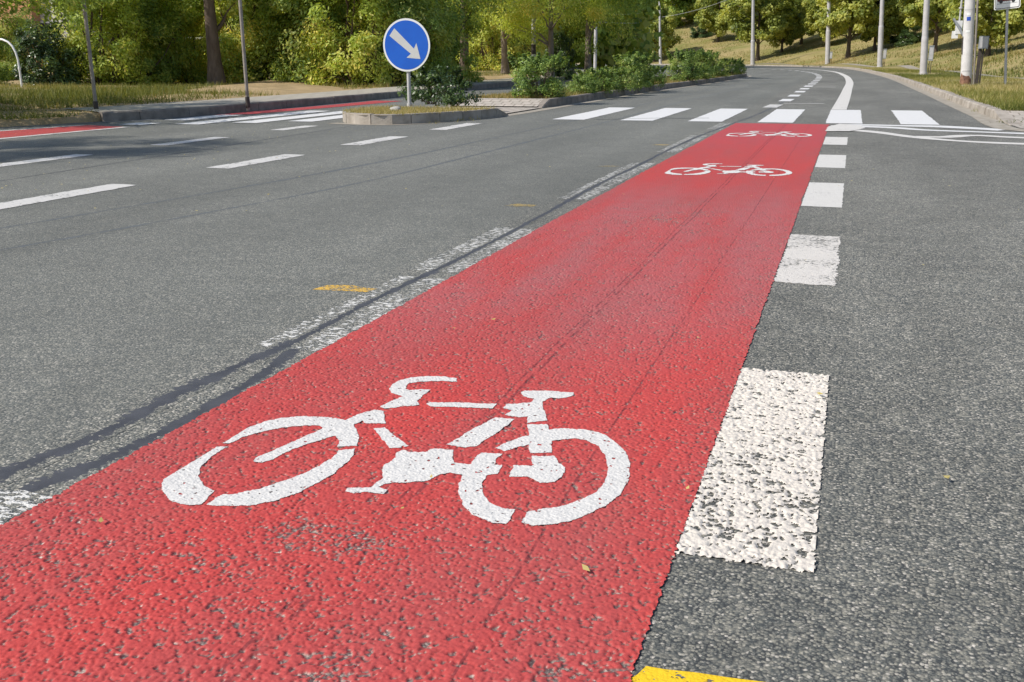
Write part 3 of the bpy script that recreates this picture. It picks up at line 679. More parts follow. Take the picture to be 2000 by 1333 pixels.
# bicycle symbols
S = [
 [(390,352),(345,352),(290,365),(230,395),(180,430),(145,465),(132,495),(138,530),(160,558),(195,575),(240,582),(285,578),(305,560),(340,525),(320,518),(295,500),(277,470),(280,440),(300,415),(335,385),(365,365)],
 [(362,340),(400,310),(460,280),(530,255),(600,240),(680,233),(750,235),(810,240),(850,248),(900,225),(960,208),(1000,212),(1003,262),(930,262),(915,250),(880,268),(895,290),(902,320),(895,350),(818,352),(825,330),(812,310),(795,312),(720,335),(640,365),(560,405),(525,415),(487,410),(500,395),(560,370),(640,335),(720,300),(765,278),(745,270),(680,270),(600,278),(520,295),(450,315),(400,338)],
 [(820,365),(885,360),(880,385),(850,420),(800,460),(740,495),(670,530),(590,560),(500,580),(420,585),(350,585),(310,580),(340,555),(370,540),(400,540),(450,530),(520,515),(600,490),(680,460),(740,430),(790,400),(815,380)],
 [(1285,97),(1285,85),(1240,77),(1170,76),(1110,80),(1060,92),(1030,110),(1018,128),(1030,142),(1060,150),(1075,155),(1050,165),(1005,183),(985,195),(1000,202),(1035,200),(1060,195),(1110,192),(1140,188),(1130,175),(1145,160),(1165,140),(1180,130),(1150,127),(1100,130),(1085,128),(1085,115),(1100,103),(1140,97),(1200,95)],
 [(1175,178),(1165,186),(1180,195),(1300,198),(1425,203),(1440,185),(1300,180)],
 [(960,282),(990,278),(1000,275),(1050,315),(1095,350),(1060,358),(1025,358),(1000,330)],
 [(1435,238),(1510,245),(1450,290),(1360,350),(1320,355),(1240,345),(1290,320),(1360,275)],
 [(1535,140),(1550,133),(1640,133),(1740,140),(1740,152),(1700,163),(1650,160),(1620,175),(1620,200),(1640,250),(1560,258),(1560,235),(1530,238),(1470,228),(1500,210),(1465,200),(1480,185),(1530,182),(1575,180),(1590,165),(1545,155)],
 [(1560,265),(1640,265),(1645,285),(1700,280),(1780,285),(1850,300),(1900,330),(1940,370),(1963,420),(1955,480),(1930,530),(1880,575),(1800,615),(1720,645),(1650,658),(1580,660),(1535,650),(1560,610),(1600,600),(1680,590),(1770,560),(1830,530),(1865,490),(1875,440),(1865,390),(1835,350),(1790,328),(1730,320),(1690,325),(1655,330),(1655,375),(1570,378),(1565,345),(1520,355),(1470,370),(1432,358),(1470,340),(1520,320),(1565,305)],
 [(1380,375),(1465,382),(1440,400),(1430,425),(1460,425),(1445,460),(1400,465),(1385,490),(1385,530),(1410,570),(1460,592),(1510,600),(1480,655),(1420,650),(1350,620),(1310,580),(1292,530),(1295,490),(1310,462),(1250,455),(1215,462),(1170,485),(1100,492),(1030,492),(975,512),(1015,522),(1000,538),(925,530),(880,535),(848,527),(860,515),(950,510),(975,490),(1000,475),(990,450),(1000,425),(1050,395),(1045,380),(1070,365),(1100,372),(1140,375),(1170,372),(1185,360),(1220,362),(1270,365),(1268,395),(1270,415),(1340,422),(1350,400)],
 [(1575,390),(1665,388),(1680,415),(1710,435),(1700,465),(1665,490),(1610,495),(1570,470),(1490,470),(1505,425),(1580,428)],
]
# red coating in front
gx, gy = np.meshgrid(np.linspace(-1.562, -.246, 560), np.concatenate([np.arange(.88, 2.6, .0024), np.geomspace(2.6, 6.72, 640)])); er = np.random.default_rng(8)
wob = np.convolve(er.normal(0, 1, len(gy)+8), np.ones(4)/4, 'same')[:len(gy)]*.005; wob2 = np.convolve(er.normal(0, 1, len(gy)+8), np.ones(4)/4, 'same')[:len(gy)]*.004
u_ = np.linspace(0, 1, 560)[None]; gx = gx-(.018*np.clip((gy-3.2)/2.0, 0, 1))*(1-np.linspace(0, 1, 560)[None])+wob[:, None]*np.clip(1-u_*20, 0, 1)+wob2[:, None]*np.clip(1-(1-u_)*20, 0, 1)
me = gridmesh('bike_lane', gx, gy, samp(HGT, gx, gy), np.ones((gx.shape[0]-1, 559), bool), m_red, samp(BARE, gx, gy))
o = link('bike_lane', me); o['kind'] = 'structure'
# the pictogram: thick paint that follows the relief underneath and fills its pits
sx_, sy_ = np.meshgrid(np.arange(-1.39, -.39, .0015), np.arange(1.60, 2.62, .0015)); jr = np.random.default_rng(3)
mask_ = np.zeros((sx_.shape[0]-1, sx_.shape[1]-1), bool); cxm = (sx_[:-1, :-1]+.00075); cym = (sy_[:-1, :-1]+.00075)
ex = samp(field(.006, 21), cxm, cym)*.0010; ey = samp(field(.006, 22), cxm, cym)*.0010
for poly in S: mask_ |= inside(cxm+ex, cym+ey, [P(250+x/2, 700+y/2) for x, y in poly])
hs = samp(HGT, sx_, sy_); hs = np.maximum(hs, .0024)*.55+.0029
pin_ = samp(field(.0026, 23), cxm, cym) > 2.0; mask_ &= ~pin_
me = gridmesh('bicycle_symbol', sx_, sy_, hs, mask_, m_bike)
bk = link('bicycle_symbol', me, m_bike)
tag(bk, 'large white bicycle pictogram stencilled on the red lane in the foreground', 'bicycle symbol', 'bicycle symbols on the red lane')
for dy, dx, t in ((6.42, 0, 'middle white bicycle pictogram on the red lane beside the third dash'), (10.65, 0, 'farthest small white bicycle pictogram on the red lane before the zebra')):
    o = bk.copy(); C.objects.link(o); o.location = (dx, dy, 0); o['label'] = t

# ------------------------------------------------------------------ foliage
def leaf_mesh(name, cen, rad, n, size, aspect=.5, up=.4, droop=0., seed=0, squash=.8, tint=None, tj=.22):
    r = np.random.default_rng(seed); cen = np.asarray(cen, float); k = len(cen)
    idx = r.integers(0, k, n); rad = np.broadcast_to(np.asarray(rad, float), (k,))
    off = r.normal(0, 1, (n, 3)); off /= np.linalg.norm(off, axis=1)[:, None]; off *= (r.random(n)**.45)[:, None]
    off *= rad[idx][:, None]; off[:, 2] *= squash
    p = cen[idx]+off
    nor = r.normal(0, 1, (n, 3)); nor *= .62; nor[:, 2] = np.abs(nor[:, 2])+up
    cc = cen.mean(0); ou = (cen[idx]-cc)/(np.abs(cen-cc).max(0)+1e-6); ou[:, 2] *= .6
    nor += off/(rad[idx][:, None]+1e-6)*.55+ou*.75
    nor /= np.linalg.norm(nor, axis=1)[:, None]
    d = r.normal(0, 1, (n, 3)); d[:, 2] -= droop; d -= (d*nor).sum(1)[:, None]*nor; d /= np.linalg.norm(d, axis=1)[:, None]
    s = np.cross(nor, d); L = size*(.6+.8*r.random(n)); Wd = L*aspect*.5
    a = p-d*(L/2)[:, None]; b = p+d*(L/2)[:, None]; mid = p+d*(L*.05)[:, None]-nor*(L*.08)[:, None]
    l = mid+s*Wd[:, None]; q = mid-s*Wd[:, None]
    V = np.stack([a, q, b, l], 1).reshape(-1, 3)
    ct = r.random(k) if tint is None else np.asarray(tint)
    tv = np.clip(ct[idx]*.55+.22+r.normal(0, tj, n)*.8, 0, 1)
    return quads(name, V, tv)
def quads(name, V, tv, nv=4):
    n = len(V)//nv; me = bpy.data.meshes.new(name)
    me.vertices.add(len(V)); me.vertices.foreach_set('co', V.astype(np.float32).ravel())
    me.loops.add(len(V)); me.loops.foreach_set('vertex_index', np.arange(len(V), dtype=np.int32))
    me.polygons.add(n); me.polygons.foreach_set('loop_start', np.arange(0, len(V), nv, dtype=np.int32))
    me.polygons.foreach_set('loop_total', np.full(n, nv, dtype=np.int32))
    at = me.attributes.new('tint', 'FLOAT', 'FACE'); at.data.foreach_set('value', tv.astype(np.float32))
    me.update(calc_edges=True); me.validate(); return me
def limb(mb, a, b, r0, r1, sag=0., n=6, segs=4, r=None):
    a, b = Vector(a), Vector(b); pts = []
    for i in range(segs+1):
        t = i/segs; p = a.lerp(b, t); p.z += sag*math.sin(t*math.pi)
        if r is not None and 0 < i < segs: p += Vector(r.normal(0, .04*(b-a).length, 3))
        pts.append(p)
    mb.tube(pts, [r0+(r1-r0)*i/segs for i in range(segs+1)], n)
def make_tree(seed, H, crown_z, rx, trunk_r, nclump, clump_r, nleaf, leaf, aspect, mat, bark, droop=0., lean=0., shape='round'):
    r = np.random.default_rng(seed); cz0, cz1 = crown_z; cen = []
    while len(cen) < nclump:
        u = r.uniform(-1, 1, 3)
        if np.linalg.norm(u) > 1 or (np.linalg.norm(u) < .45 and r.random() < .7): continue
        zt = (u[2]+1)/2; wdt = rx*(1.0 if shape == 'round' else (1.15-.75*zt if shape == 'low' else 1-.15*zt))
        c = np.array([u[0]*wdt, u[1]*wdt, cz0+(cz1-cz0)*zt]); c += r.normal(0, .12*rx, 3)*[1, 1, .5]; cen.append(c)
    cen = np.array(cen)
    me = leaf_mesh('crown', cen, clump_r*r.uniform(.6, 1.25, nclump), nleaf, leaf, aspect, .35, droop, seed+5, .75)
    me.materials.append(mat)
    mb = MB(); top = cz0+(cz1-cz0)*.7
    tp = [Vector((lean*t*H+.05*math.sin(3*t+seed), .05*math.sin(4*t+seed*2), top*t)) for t in np.linspace(0, 1, 9)]
    mb.tube(tp, [trunk_r*(1.35 if i == 0 else 1)*(1-.80*i/8) for i in range(9)], 10)
    order = r.permutation(nclump)[:min(nclump, 26)]
    for i in order:
        c = cen[i]; z = min(max(c[2]-.35*rx*r.random(), cz0*.6+.15*H*r.random()), top*.95); t = z/top
        base = tp[min(8, int(t*8))]
        limb(mb, base, c, trunk_r*.42*(1-.6*t), trunk_r*.06, .12*rx*r.random()-droop*.05, 5, 4, r)
    tm = mb.build('trunk', bark, None, True); tmesh = tm.data; bpy.data.objects.remove(tm)
    return me, tmesh
def make_shrub(seed, H, rx, nclump, clump_r, nleaf, leaf, aspect, mat, droop=0., spiky=0.):
    r = np.random.default_rng(seed); cen = []
    while len(cen) < nclump:
        u = r.uniform(-1, 1, 2)
        if np.linalg.norm(u) > 1: continue
        zt = r.random()**1.05; k = math.sqrt(max(.05, 1-(zt-.3)**2*1.5)) if zt > .3 else .9+.3*zt
        c = np.array([u[0]*rx*k, u[1]*rx*k, zt*H+r.normal(0, .05*H)])
        if c[2] < .1: c[2] = .1+.1*r.random()
        cen.append(c)
    rad = clump_r*r.uniform(.55, 1.3, nclump)
    if spiky:
        for q in range(int(nclump*spiky)):
            u = r.uniform(-1, 1, 2)*.8; b = np.array([u[0]*rx, u[1]*rx, H*r.uniform(.75, .95)])
            for t in range(4): cen.append(b+np.array([u[0]*.05*t, u[1]*.05*t, .07*H*t])); rad = np.append(rad, clump_r*(.35-.06*t))
    cen = np.array(cen); me = leaf_mesh('foliage', cen, rad, nleaf, leaf, aspect, .3, droop, seed+5, .9); me.materials.append(mat)
    mb = MB()
    for i in r.permutation(len(cen))[:22]:
        c = cen[i]; limb(mb, (c[0]*.15, c[1]*.15, 0), c, .012*H, .003*H, .05*H, 5, 3, r)
    tm = mb.build('stems', m_bark, None, True); tmesh = tm.data; bpy.data.objects.remove(tm)
    return me, tmesh
SPEC = {}
def plant(kind, name, parts, loc, rz, s, label, cat, group=None):
    e = empty(name, loc, rz, s); tag(e, label, cat, group)
    a = bpy.data.objects.new(parts[0], SPEC[kind][0]); C.objects.link(a); a.parent = e
    b = bpy.data.objects.new(parts[1], SPEC[kind][1]); C.objects.link(b); b.parent = e
    return e
SPEC['locust'] = make_tree(11, 8, (2.2, 7.8), 3.0, .19, 90, .75, 26000, .13, .34, L_G, m_bark, 1.2)
SPEC['locust2'] = make_tree(12, 7, (1.5, 6.8), 2.5, .15, 80, .70, 24000, .12, .34, L_Y, m_pale, 1.4)
SPEC['locust3'] = make_tree(14, 7, (1.15, 6.8), 2.3, .15, 95, .66, 34000, .12, .34, L_G, m_pale, 1.6)
SPEC['locust5'] = make_tree(16, 8, (2.3, 7.8), 2.1, .25, 70, .72, 20000, .13, .34, L_G, m_bark, 1.2)
SPEC['locust4'] = make_tree(15, 4.7, (1.75, 4.5), 2.5, .13, 70, .62, 20000, .12, .34, L_G, m_pale, 1.5)
SPEC['maple'] = make_tree(21, 10, (2.3, 10.5), 4.3, .26, 110, .95, 21000, .32, .75, L_M, m_bark, .5)
SPEC['maple2'] = make_tree(22, 10, (1.8, 10), 4.6, .24, 100, 1.0, 21000, .32, .75, L_M, m_bark, .5, shape='low')
SPEC['backtree'] = make_tree(31, 13, (1.0, 13), 5.2, .25, 110, 1.4, 15000, .55, .7, L_G, m_bark, .4)
SPEC['backtree2'] = make_tree(32, 13, (.6, 12), 5.6, .25, 110, 1.4, 15000, .55, .7, L_Y, m_bark, .4)
SPEC['tall_shrub'] = make_shrub(41, 3.9, 1.5, 110, .42, 30000, .105, .40, L_Y, .6)
SPEC['tall_shrub2'] = make_shrub(42, 3.9, 1.6, 105, .45, 30000, .105, .42, L_G, .6)
SPEC['dark_shrub'] = make_shrub(43, 2.6, 1.35, 70, .36, 15000, .11, .55, L_D, .3)
SPEC['bush'] = make_shrub(51, 1.0, .55, 80, .17, 17000, .052, .5, L_B, .2, .3)
SPEC['bush2'] = make_shrub(52, .8, .65, 75, .15, 15000, .05, .5, L_B, .2, .25)
SPEC['glossy_bush'] = make_shrub(53, .62, .50, 40, .15, 2600, .075, .42, L_D, .9, .15)

# left verge row of tall shrubs (photo column, distance, kind, scale, label)
row = [
 (-60, 25.5, 'tall_shrub2', .8, 'tall green shrub cut by the left frame edge'), (40, 31, 'tall_shrub2', .66, 'green shrub just right of the white bent pipe, behind it'),
 (100, 23.5, 'dark_shrub', .68, 'dark glossy shrub behind tall grass, right of the white bent pipe'),
 (205, 25, 'tall_shrub', 1.0, 'bright yellow-green shrub behind the left thin post'), (270, 26.6, 'tall_shrub2', .9, 'darker green shrub between thin post and big trunk'),
 (318, 28.2, 'tall_shrub2', 1.05, 'dark leafy shrub left of the yellow-green one by the trunk'), (372, 29.5, 'tall_shrub', .98, 'yellow-green shrub directly left of the big trunk'),
 (500, 29.3, 'tall_shrub', 1.1, 'yellow-green shrub right of the right thin post'), (560, 30, 'tall_shrub2', 1.1, 'green shrub with a drooping pale branch, second right of the trunk'),
 (640, 29, 'tall_shrub2', 1.15, 'dark green shrub reaching the grass left of the round blue sign'), (705, 28, 'tall_shrub', 1.1, 'leafy shrub with yellow flower tips just left of the round sign'),
 (775, 29, 'tall_shrub2', 1.1, 'green shrub right behind the round blue sign'), (850, 32, 'tall_shrub2', 1.0, 'shrub standing between the round sign and the slim trunk'),
 (960, 58, 'tall_shrub', 1.25, 'pale yellow-green shrub right of the slim trunk'), (1010, 60, 'tall_shrub', 1.4, 'yellow-green shrub behind the big median bush'),
]
for i, (px, Y, kd, s, lb) in enumerate(row):
    plant(kd, 'tall_shrub', ('foliage', 'stems'), (XAT(px, Y), Y, .12), i*1.7, s, lb, 'shrub', 'tall shrubs on the left verge')
trees = [
 ('locust5', 425, 26.6, .12, 1.0, .3, 'thick dark trunk with high crown standing on the left verge', (.95, .95, 1.0)),
 ('locust', 906, 36.0, .12, 1.0, 2.1, 'slim-trunked tree with drooping crown right of the round sign', None),
 ('locust2', 1075, 40.0, .12, .95, 1.0, 'small pale yellow-green tree with thin trunk behind the median bush', None),
 ('locust3', 1150, 44.0, .12, 1.05, 4.0, 'tree with dark drooping crown hanging over the median bushes', None),
 ('locust2', 985, 47.0, .12, 1.2, 3.0, 'yellow-green tree filling the gap right of the slim trunk', None),
]
for kd, px, Y, z, s, rz, lb, sc3 in trees:
    plant(kd, 'locust_tree', ('crown', 'trunk'), (XAT(px, Y), Y, z), rz, sc3 or s, lb, 'tree', 'locust trees on the left verge')
plant('locust4', 'locust_tree', ('crown', 'trunk'), (-13.9, 12.6, .1), 1.1, (1.2, 1.15, .76), 'low tree at the top left corner, its dark boughs shading verge and kerb', 'tree', 'locust trees on the left verge')
plant('locust3', 'locust_tree', ('crown', 'trunk'), (-14.3, 3.8, .1), 2.4, (.80, .70, 1.3), 'narrow tree left of the frame that shades a streak of the left road', 'tree', 'locust trees on the left verge')
plant('dark_shrub', 'dark_shrub', ('foliage', 'stems'), (XAT(1096, 43), 43, .12), .5, (.52, .52, .68), 'dark upright shrub between the pale tree and median bushes', 'shrub')
# hillside trees
for i, (px, d, kd, s, lb) in enumerate([
  (1278, 6.5, 'maple2', .86, 'maple with low boughs left of the leftmost far pole'), (1205, 9, 'maple', .9, 'maple at the left end of the hillside row, half hidden'),
  (1400, 17, 'maple2', .85, 'maple standing back on the slope between two far poles'),
  (1478, 6, 'maple', .95, 'maple whose trunk stands behind the second far pole'), (1562, 15, 'maple2', .8, 'maple set back on the slope left of the third pole'),
  (1655, 8.0, 'maple', .92, 'maple with clear dark trunk right of the third pole'), (1760, 14, 'maple2', .9, 'maple on the slope between the fourth and fifth poles'),
  (1823, 10, 'maple', .80, 'yellowish maple leaning over the fifth pole'), (1955, 11, 'maple2', .85, 'shaded maple behind the white tow sign'), (2040, 9, 'maple', .85, 'maple cut by the right frame edge'),
  (1612, 13, 'maple2', .72, 'low maple between the third pole and the clear dark trunk'), (1705, 11, 'maple2', .74, 'maple with low boughs just left of the fourth pole'),
  (1525, 11, 'maple2', .70, 'small maple midway between the second and third poles'), (1925, 8, 'maple2', .66, 'small yellowish maple between the concrete pole and tow sign'),
  (1895, 17, 'maple2', .95, 'maple on the slope behind the pole with the grey boxes')]):
    X, Y, z = on_hill(px, d)
    plant(kd, 'maple_tree', ('crown', 'trunk'), (X, Y, z-.05), i*2.3, s, lb, 'tree', 'maples on the hillside')
# background trees
bt = [(-30, 62), (60, 70), (150, 60), (250, 58), (340, 64), (440, 60), (530, 58), (620, 64), (720, 60), (820, 66), (900, 72), (990, 76), (1080, 84), (1150, 95)]
for i, (px, Y) in enumerate(bt):
    if px < 140: continue
    plant('backtree' if i % 2 else 'backtree2', 'background_tree', ('crown', 'trunk'), (XAT(px, Y), Y, 0), i*1.3, rng.uniform(.85, 1.1),
          'dense tree behind the left shrubs, ' + ['', '', 'above the left thin post', 'left of the hidden pipe frame', 'behind the yellow-green shrub by the trunk', 'just behind the thick dark trunk', 'right of the right thin post', 'above the dark shrub left of the sign', 'just left of the round sign', 'right of the round sign', 'behind the slim trunk', 'right of the slim trunk', 'behind the small pale tree', 'behind the drooping crown'][i], 'tree', 'trees of the wood on the left')
hb = [(1190, 30), (1250, 36), (1310, 28), (1360, 34), (1430, 29), (1500, 34), (1580, 30), (1640, 27), (1700, 30), (1770, 26), (1840, 24), (1910, 26), (1970, 22), (2040, 24)]
hl_ = ['left end of the row', 'over the leftmost far pole', 'right of the leftmost far pole', 'above the open grass', 'left of the second pole', 'right of the second pole', 'left of the third pole', 'above the clear dark trunk', 'left of the fourth pole', 'right of the fourth pole', 'behind the fifth pole', 'behind the concrete pole', 'behind the tow sign', 'at the right frame edge']
for i, (px, d) in enumerate(hb):
    X, Y, z = on_hill(px, d)
    plant('backtree' if i % 3 else 'backtree2', 'background_tree', ('crown', 'trunk'), (X, Y, z-.3), i*1.9, rng.uniform(.75, 1.0), 'dense hilltop tree, '+hl_[i], 'tree', 'trees on top of the hillside')
for i, (px, d, s, lb) in enumerate([(1370, 20, .9, 'round dark shrub on the dry slope above the open grass'), (1775, 13, .7, 'low shrub on the slope right of the fourth pole'), (1740, 15, .75, 'low shrub at the foot of trees right of the fourth pole'), (1235, 12, .7, 'low shrub under the left hillside maples')]):
    X, Y, z = on_hill(px, d); plant('dark_shrub', 'hill_shrub', ('foliage', 'stems'), (X, Y, z-.1), i, (s*1.6, s*1.6, s), lb, 'shrub', 'shrubs on the slope')
# far wood: one mass
cen = []; r = np.random.default_rng(77)
for i in range(900):
    a = r.uniform(-.95, .35); D = r.uniform(190, 240); cen.append((D*math.sin(a)-20, D*math.cos(a), r.uniform(0, 30)))
for i in range(420):
    px = r.uniform(-150, 1250); Y = r.uniform(85, 110); cen.append((XAT(px, Y), Y, r.uniform(0, 16)))
me = leaf_mesh('woodland', cen, 3.0, 150000, .75, .6, .3, .3, 78); me.materials.append(L_G)
tag(link('woodland', me), 'dense green wood closing the view behind everything', kind='stuff')
# median bushes
px0 = [(1050, 19.9, 'bush', 1.02, 'large bush with yellowing leaves at the head of the planted median'),
 (1140, 22.6, 'bush2', .62, 'small low bush right of the large median bush'), (1168, 23.6, 'bush2', .8, 'dark bush at the front of the median hedge'), (1205, 25.2, 'bush2', .82, 'full bush second in the median hedge'),
 (1238, 27.0, 'bush', .88, 'tall-stemmed bush rising above the median hedge'), (1262, 28.5, 'bush2', .85, 'bush in the middle of the median hedge'),
 (1336, 35.0, 'bush', 1.0, 'slender bush standing alone with a pointed top'), (1370, 38, 'bush2', .9, 'bush right of the slender pointed one'), (1385, 40, 'bush', 1.0, 'pointed bush near the far end of the median'), (1412, 43, 'bush2', 1.0, 'dark rounded bush near the median end'), (1440, 49, 'bush2', 1.1, 'last bush at the far end of the median')]
for i, (px, Y, kd, s, lb) in enumerate(px0):
    X = min(max(XAT(px, Y), -7.1), -5.45); 
    plant(kd, 'median_bush', ('foliage', 'stems'), (X, Y, .13), i*2.2, (s, s, s*(.92 if kd == 'bush' and i else .76)), lb, 'bush', 'bushes on the planted median')
for i, (px, py, s, lb) in enumerate([(842, 203, .95, 'glossy dark bush right behind the post of the round sign'), (890, 208, .72, 'smaller glossy bush at the low end of the sign island')]):
    X, Y = P(px, py, .13); plant('glossy_bush', 'island_bush', ('foliage', 'stems'), (X, Y, .12), i*2, (s*1.05, s*1.05, s), lb, 'bush', 'glossy bushes on the sign island')

# grass
def grass(name, P3, h, mat, seed, wid=.006, lean=.5, tmean=None):
    r = np.random.default_rng(seed); P3 = np.asarray(P3, float); n_ = len(P3)
    a = r.uniform(0, 2*math.pi, n_); hh = h*(.45+.9*r.random(n_)); w_ = wid*(.6+.8*r.random(n_))
    s = np.stack([np.cos(a), np.sin(a), np.zeros(n_)], 1)*w_[:, None]
    l = r.normal(0, lean, (n_, 3)); l[:, 2] = 1; l /= np.linalg.norm(l, axis=1)[:, None]
    V = np.stack([P3-s, P3+s, P3+l*hh[:, None]], 1).reshape(-1, 3)
    tv = np.clip(r.normal(.5, .20, n_)+(patch(P3[:, 0]+40, P3[:, 1]-9, .45)-.5)*.7+(0 if tmean is None else tmean), 0, 1)
    me = quads(name, V, tv, 3); me.materials.append(mat)
    o = link(name, me); return o
_pr = np.random.default_rng(17); _pa = _pr.uniform(0, 2*math.pi, 14); _pf = _pr.uniform(.35, 2.2, 14); _pp = _pr.uniform(0, 6.28, 14)
def patch(X, Y, sc_=1.0):                # slow irregular variation used to keep the cover uneven
    v = sum(np.sin((X*math.cos(a)+Y*math.sin(a))*f*sc_+q)/f**.5 for a, f, q in zip(_pa, _pf, _pp))
    return np.clip(.5+v*.13, 0, 1)
r = np.random.default_rng(5)
def scatter_strip(line, T, side, d0, d1, n_, smax, zf, dens=0.0, pw=1.0):
    L = np.array([(p.x, p.y) for p in line]); N_ = np.array([(t.y, -t.x) for t in T])*side
    L2 = np.concatenate([[0], np.cumsum(np.linalg.norm(np.diff(L, axis=0), axis=1))])
    s = (r.random(n_)**pw)*smax; f = np.interp(s, L2, np.arange(len(L))); i = np.minimum(f.astype(int), len(L)-2); t = (f-i)[:, None]
    b = L[i]*(1-t)+L[i+1]*t; d = d0+(d1-d0)*r.random(n_)
    nn = N_[i]; xy = b+nn*d[:, None]; z = np.array([zf(dd, x, y) for dd, (x, y) in zip(d, xy)])
    keep = patch(xy[:, 0], xy[:, 1]) > dens
    return np.column_stack([xy, z])[keep], d[keep]
p1, d1 = scatter_strip(K, Tn, 1, .12, 3.3, 46000, 60, hillz, .15, 1.5)
tag(grass('verge_grass', p1-[0, 0, .01], .11, G_G, 1, .007), 'short green and yellowing grass on the verge behind the right kerb', kind='stuff')
p2, d2 = scatter_strip(K, Tn, 1, 4.15, 34, 75000, 165, hillz, .22)
tag(grass('hill_grass', p2-[0, 0, .02], .24, G_D, 2, .03, .6, 0), 'dry tan and green grass on the slope', kind='stuff')
p3, _ = scatter_strip(LN[3:], Tl[3:], -1, 1.8, 8, 42000, 45, leftz, .40, 1.3)
tag(grass('verge_grass', p3-[0, 0, .01], .15, G_D, 3, .008), 'dry yellow grass on the left verge under the shrubs', kind='stuff')
q = []
while len(q) < 15000:
    px = r.uniform(-60, 330); Y = r.uniform(16.5, 21); X = XAT(px, Y) if len(q) < 0 else None
    break
xs = r.uniform(-24, -13.6, 26000); ys = r.uniform(16, 22.5, 26000)
k_ = (xs*.55+ys*1.0 < 12.0) | (ys > 18.5)
k_ &= (xs+.9*(patch(xs*3, ys*3)-.5) < -ys*.74) & (patch(xs, ys) > .1)
tag(grass('tall_grass', np.column_stack([xs, ys, np.full(26000, .12)])[k_], .22, G_G, 4, .009, .35, .08), 'tall pale grass in front of the dark shrub at the left', kind='stuff')
xs = r.uniform(-17, -11.1, 30000); ys = r.uniform(6, 16, 30000)
k_ = (patch(xs, ys, 1.6) > .35) & (xs < np.where(ys < 12.5, -11.7+.35*(ys-10.5).clip(0, 2), np.where(ys < 13.2, -11.2, -12.6)))
xs = xs[k_]; ys = ys[k_]
tag(grass('verge_grass', np.column_stack([xs, ys, np.full(len(xs), .10)]), .075, G_G, 14, .008, .6, -.15), 'short shaded grass between the left road edge and the verge', kind='stuff')
def in_poly(x, y, poly):
    c = np.zeros(len(x), bool); n_ = len(poly); j = n_-1
    for i in range(n_):
        xi, yi, xj, yj = poly[i].x, poly[i].y, poly[j].x, poly[j].y
        c ^= ((yi > y) != (yj > y)) & (x < (xj-xi)*(y-yi)/(yj-yi+1e-12)+xi); j = i
    return c
q1 = offs(I1, .15); xs = r.uniform(-7.5, -5.4, 9000); ys = r.uniform(13.4, 16, 9000); k_ = in_poly(xs, ys, q1) & (patch(xs, ys, 2) > .2)
tag(grass('island_grass', np.column_stack([xs, ys, np.where(ys < 15.35, .125, .125-(ys-15.35)*.19)])[k_], .07, G_G, 6, .005, .6), 'rough green and straw grass on the sign island', kind='stuff')
q2 = offs(Mrr, .15); xs = r.uniform(-7.8, -4.8, 42000); ys = 19.5+(56-19.5)*r.random(42000)**1.4; k_ = in_poly(xs, ys, q2) & (patch(xs, ys, 1.5) > .12)
tag(grass('median_grass', np.column_stack([xs, ys, np.full(42000, .13)])[k_], .09, G_D, 7, .006, .6, -.05), 'dry golden grass on the planted median', kind='stuff')
# weeds in joints
pts = []
for (px, py, n_) in ((1810, 172, 40), (1832, 181, 60), (1868, 195, 60), (1925, 217, 70), (1955, 222, 60), (1972, 238, 50), (1940, 206, 40), (1970, 203, 50), (1055, 207, 40), (845, 238, 20), (880, 235, 20), (905, 233, 20), (930, 231, 26), (1975, 228, 30)):
    X, Y = P(px, py, .02)
    for _ in range(n_): pts.append((X+r.normal(0, .07), Y+r.normal(0, .12), .0))
tag(grass('joint_weeds', pts, .075, G_G, 8, .006, .8), 'tufts of weeds growing in the kerb joints', kind='stuff')
# leaf litter on the road
n_ = 420; xs = np.where(r.random(n_) < .7, r.normal(-6.4, .8, n_), r.uniform(-11, 1.6, n_)); ys = np.where(r.random(n_) < .75, r.uniform(5, 13.3, n_), r.uniform(1.4, 6, n_))
xs = np.append(xs, r.uniform(-1.5, 1.3, 45)); ys = np.append(ys, r.uniform(1.4, 9, 45))
me = leaf_mesh('fallen_leaves', np.column_stack([xs, ys, np.full(len(xs), .014)]), .004, 520, .016, .55, 4., 0, 9, .3, np.ones(len(xs)))
me.materials.append(mat_leaf('litter_leaf', [(0, (.20, .16, .05)), (.6, (.50, .40, .12)), (1, (.62, .52, .22))], .1))
tag(link('fallen_leaves', me), 'tiny yellow leaves scattered on the road', kind='stuff')

# ------------------------------------------------------------------ signs, poles and other street furniture
def disc(mb, rad, y0, y1, n=56):
    mb.prism([(rad*math.cos(2*math.pi*k/n), rad*math.sin(2*math.pi*k/n)) for k in range(n)], y0, y1)
X, Y = P(800, 208, .13)
e = empty('round_sign', (X, Y, .12)); tag(e, 'round blue sign with a white arrow pointing down right on the island', 'traffic sign')
mb = MB(); mb.tube([(0, 0, -.05), (0, 0, 1.42)], .032, 16); mb.tube([(0, 0, -.01), (0, 0, .06)], .045, 16); mb.build('post', m_galv, e, True)
mb = MB(); mb.v = []; R_ = .43
disc(mb, R_, -.052, -.040); o = mb.build('plate', m_white, e); o.location = (0, 0, 1.015)
mb = MB(); disc(mb, R_*.925, -.055, -.0521); mb.build('blue_face', m_blue, o)
A = [(-.486, .636), (-.708, .356), (.187, -.327), (-.008, -.473), (.588, -.527), (.432, .073), (.323, -.138)]
mb = MB(); mb.prism([(x*R_, z*R_) for x, z in A], -.0575, -.0551); mb.build('arrow', m_foil, o)
mb = MB(); mb.box((0, -.036, 0), (.08, .008, .5)); mb.build('bracket', m_galv, o)
X, Y = P(772, 217, .14)
mb = MB(); bm = bmesh.new(); bmesh.ops.create_icosphere(bm, subdivisions=3, radius=.055)
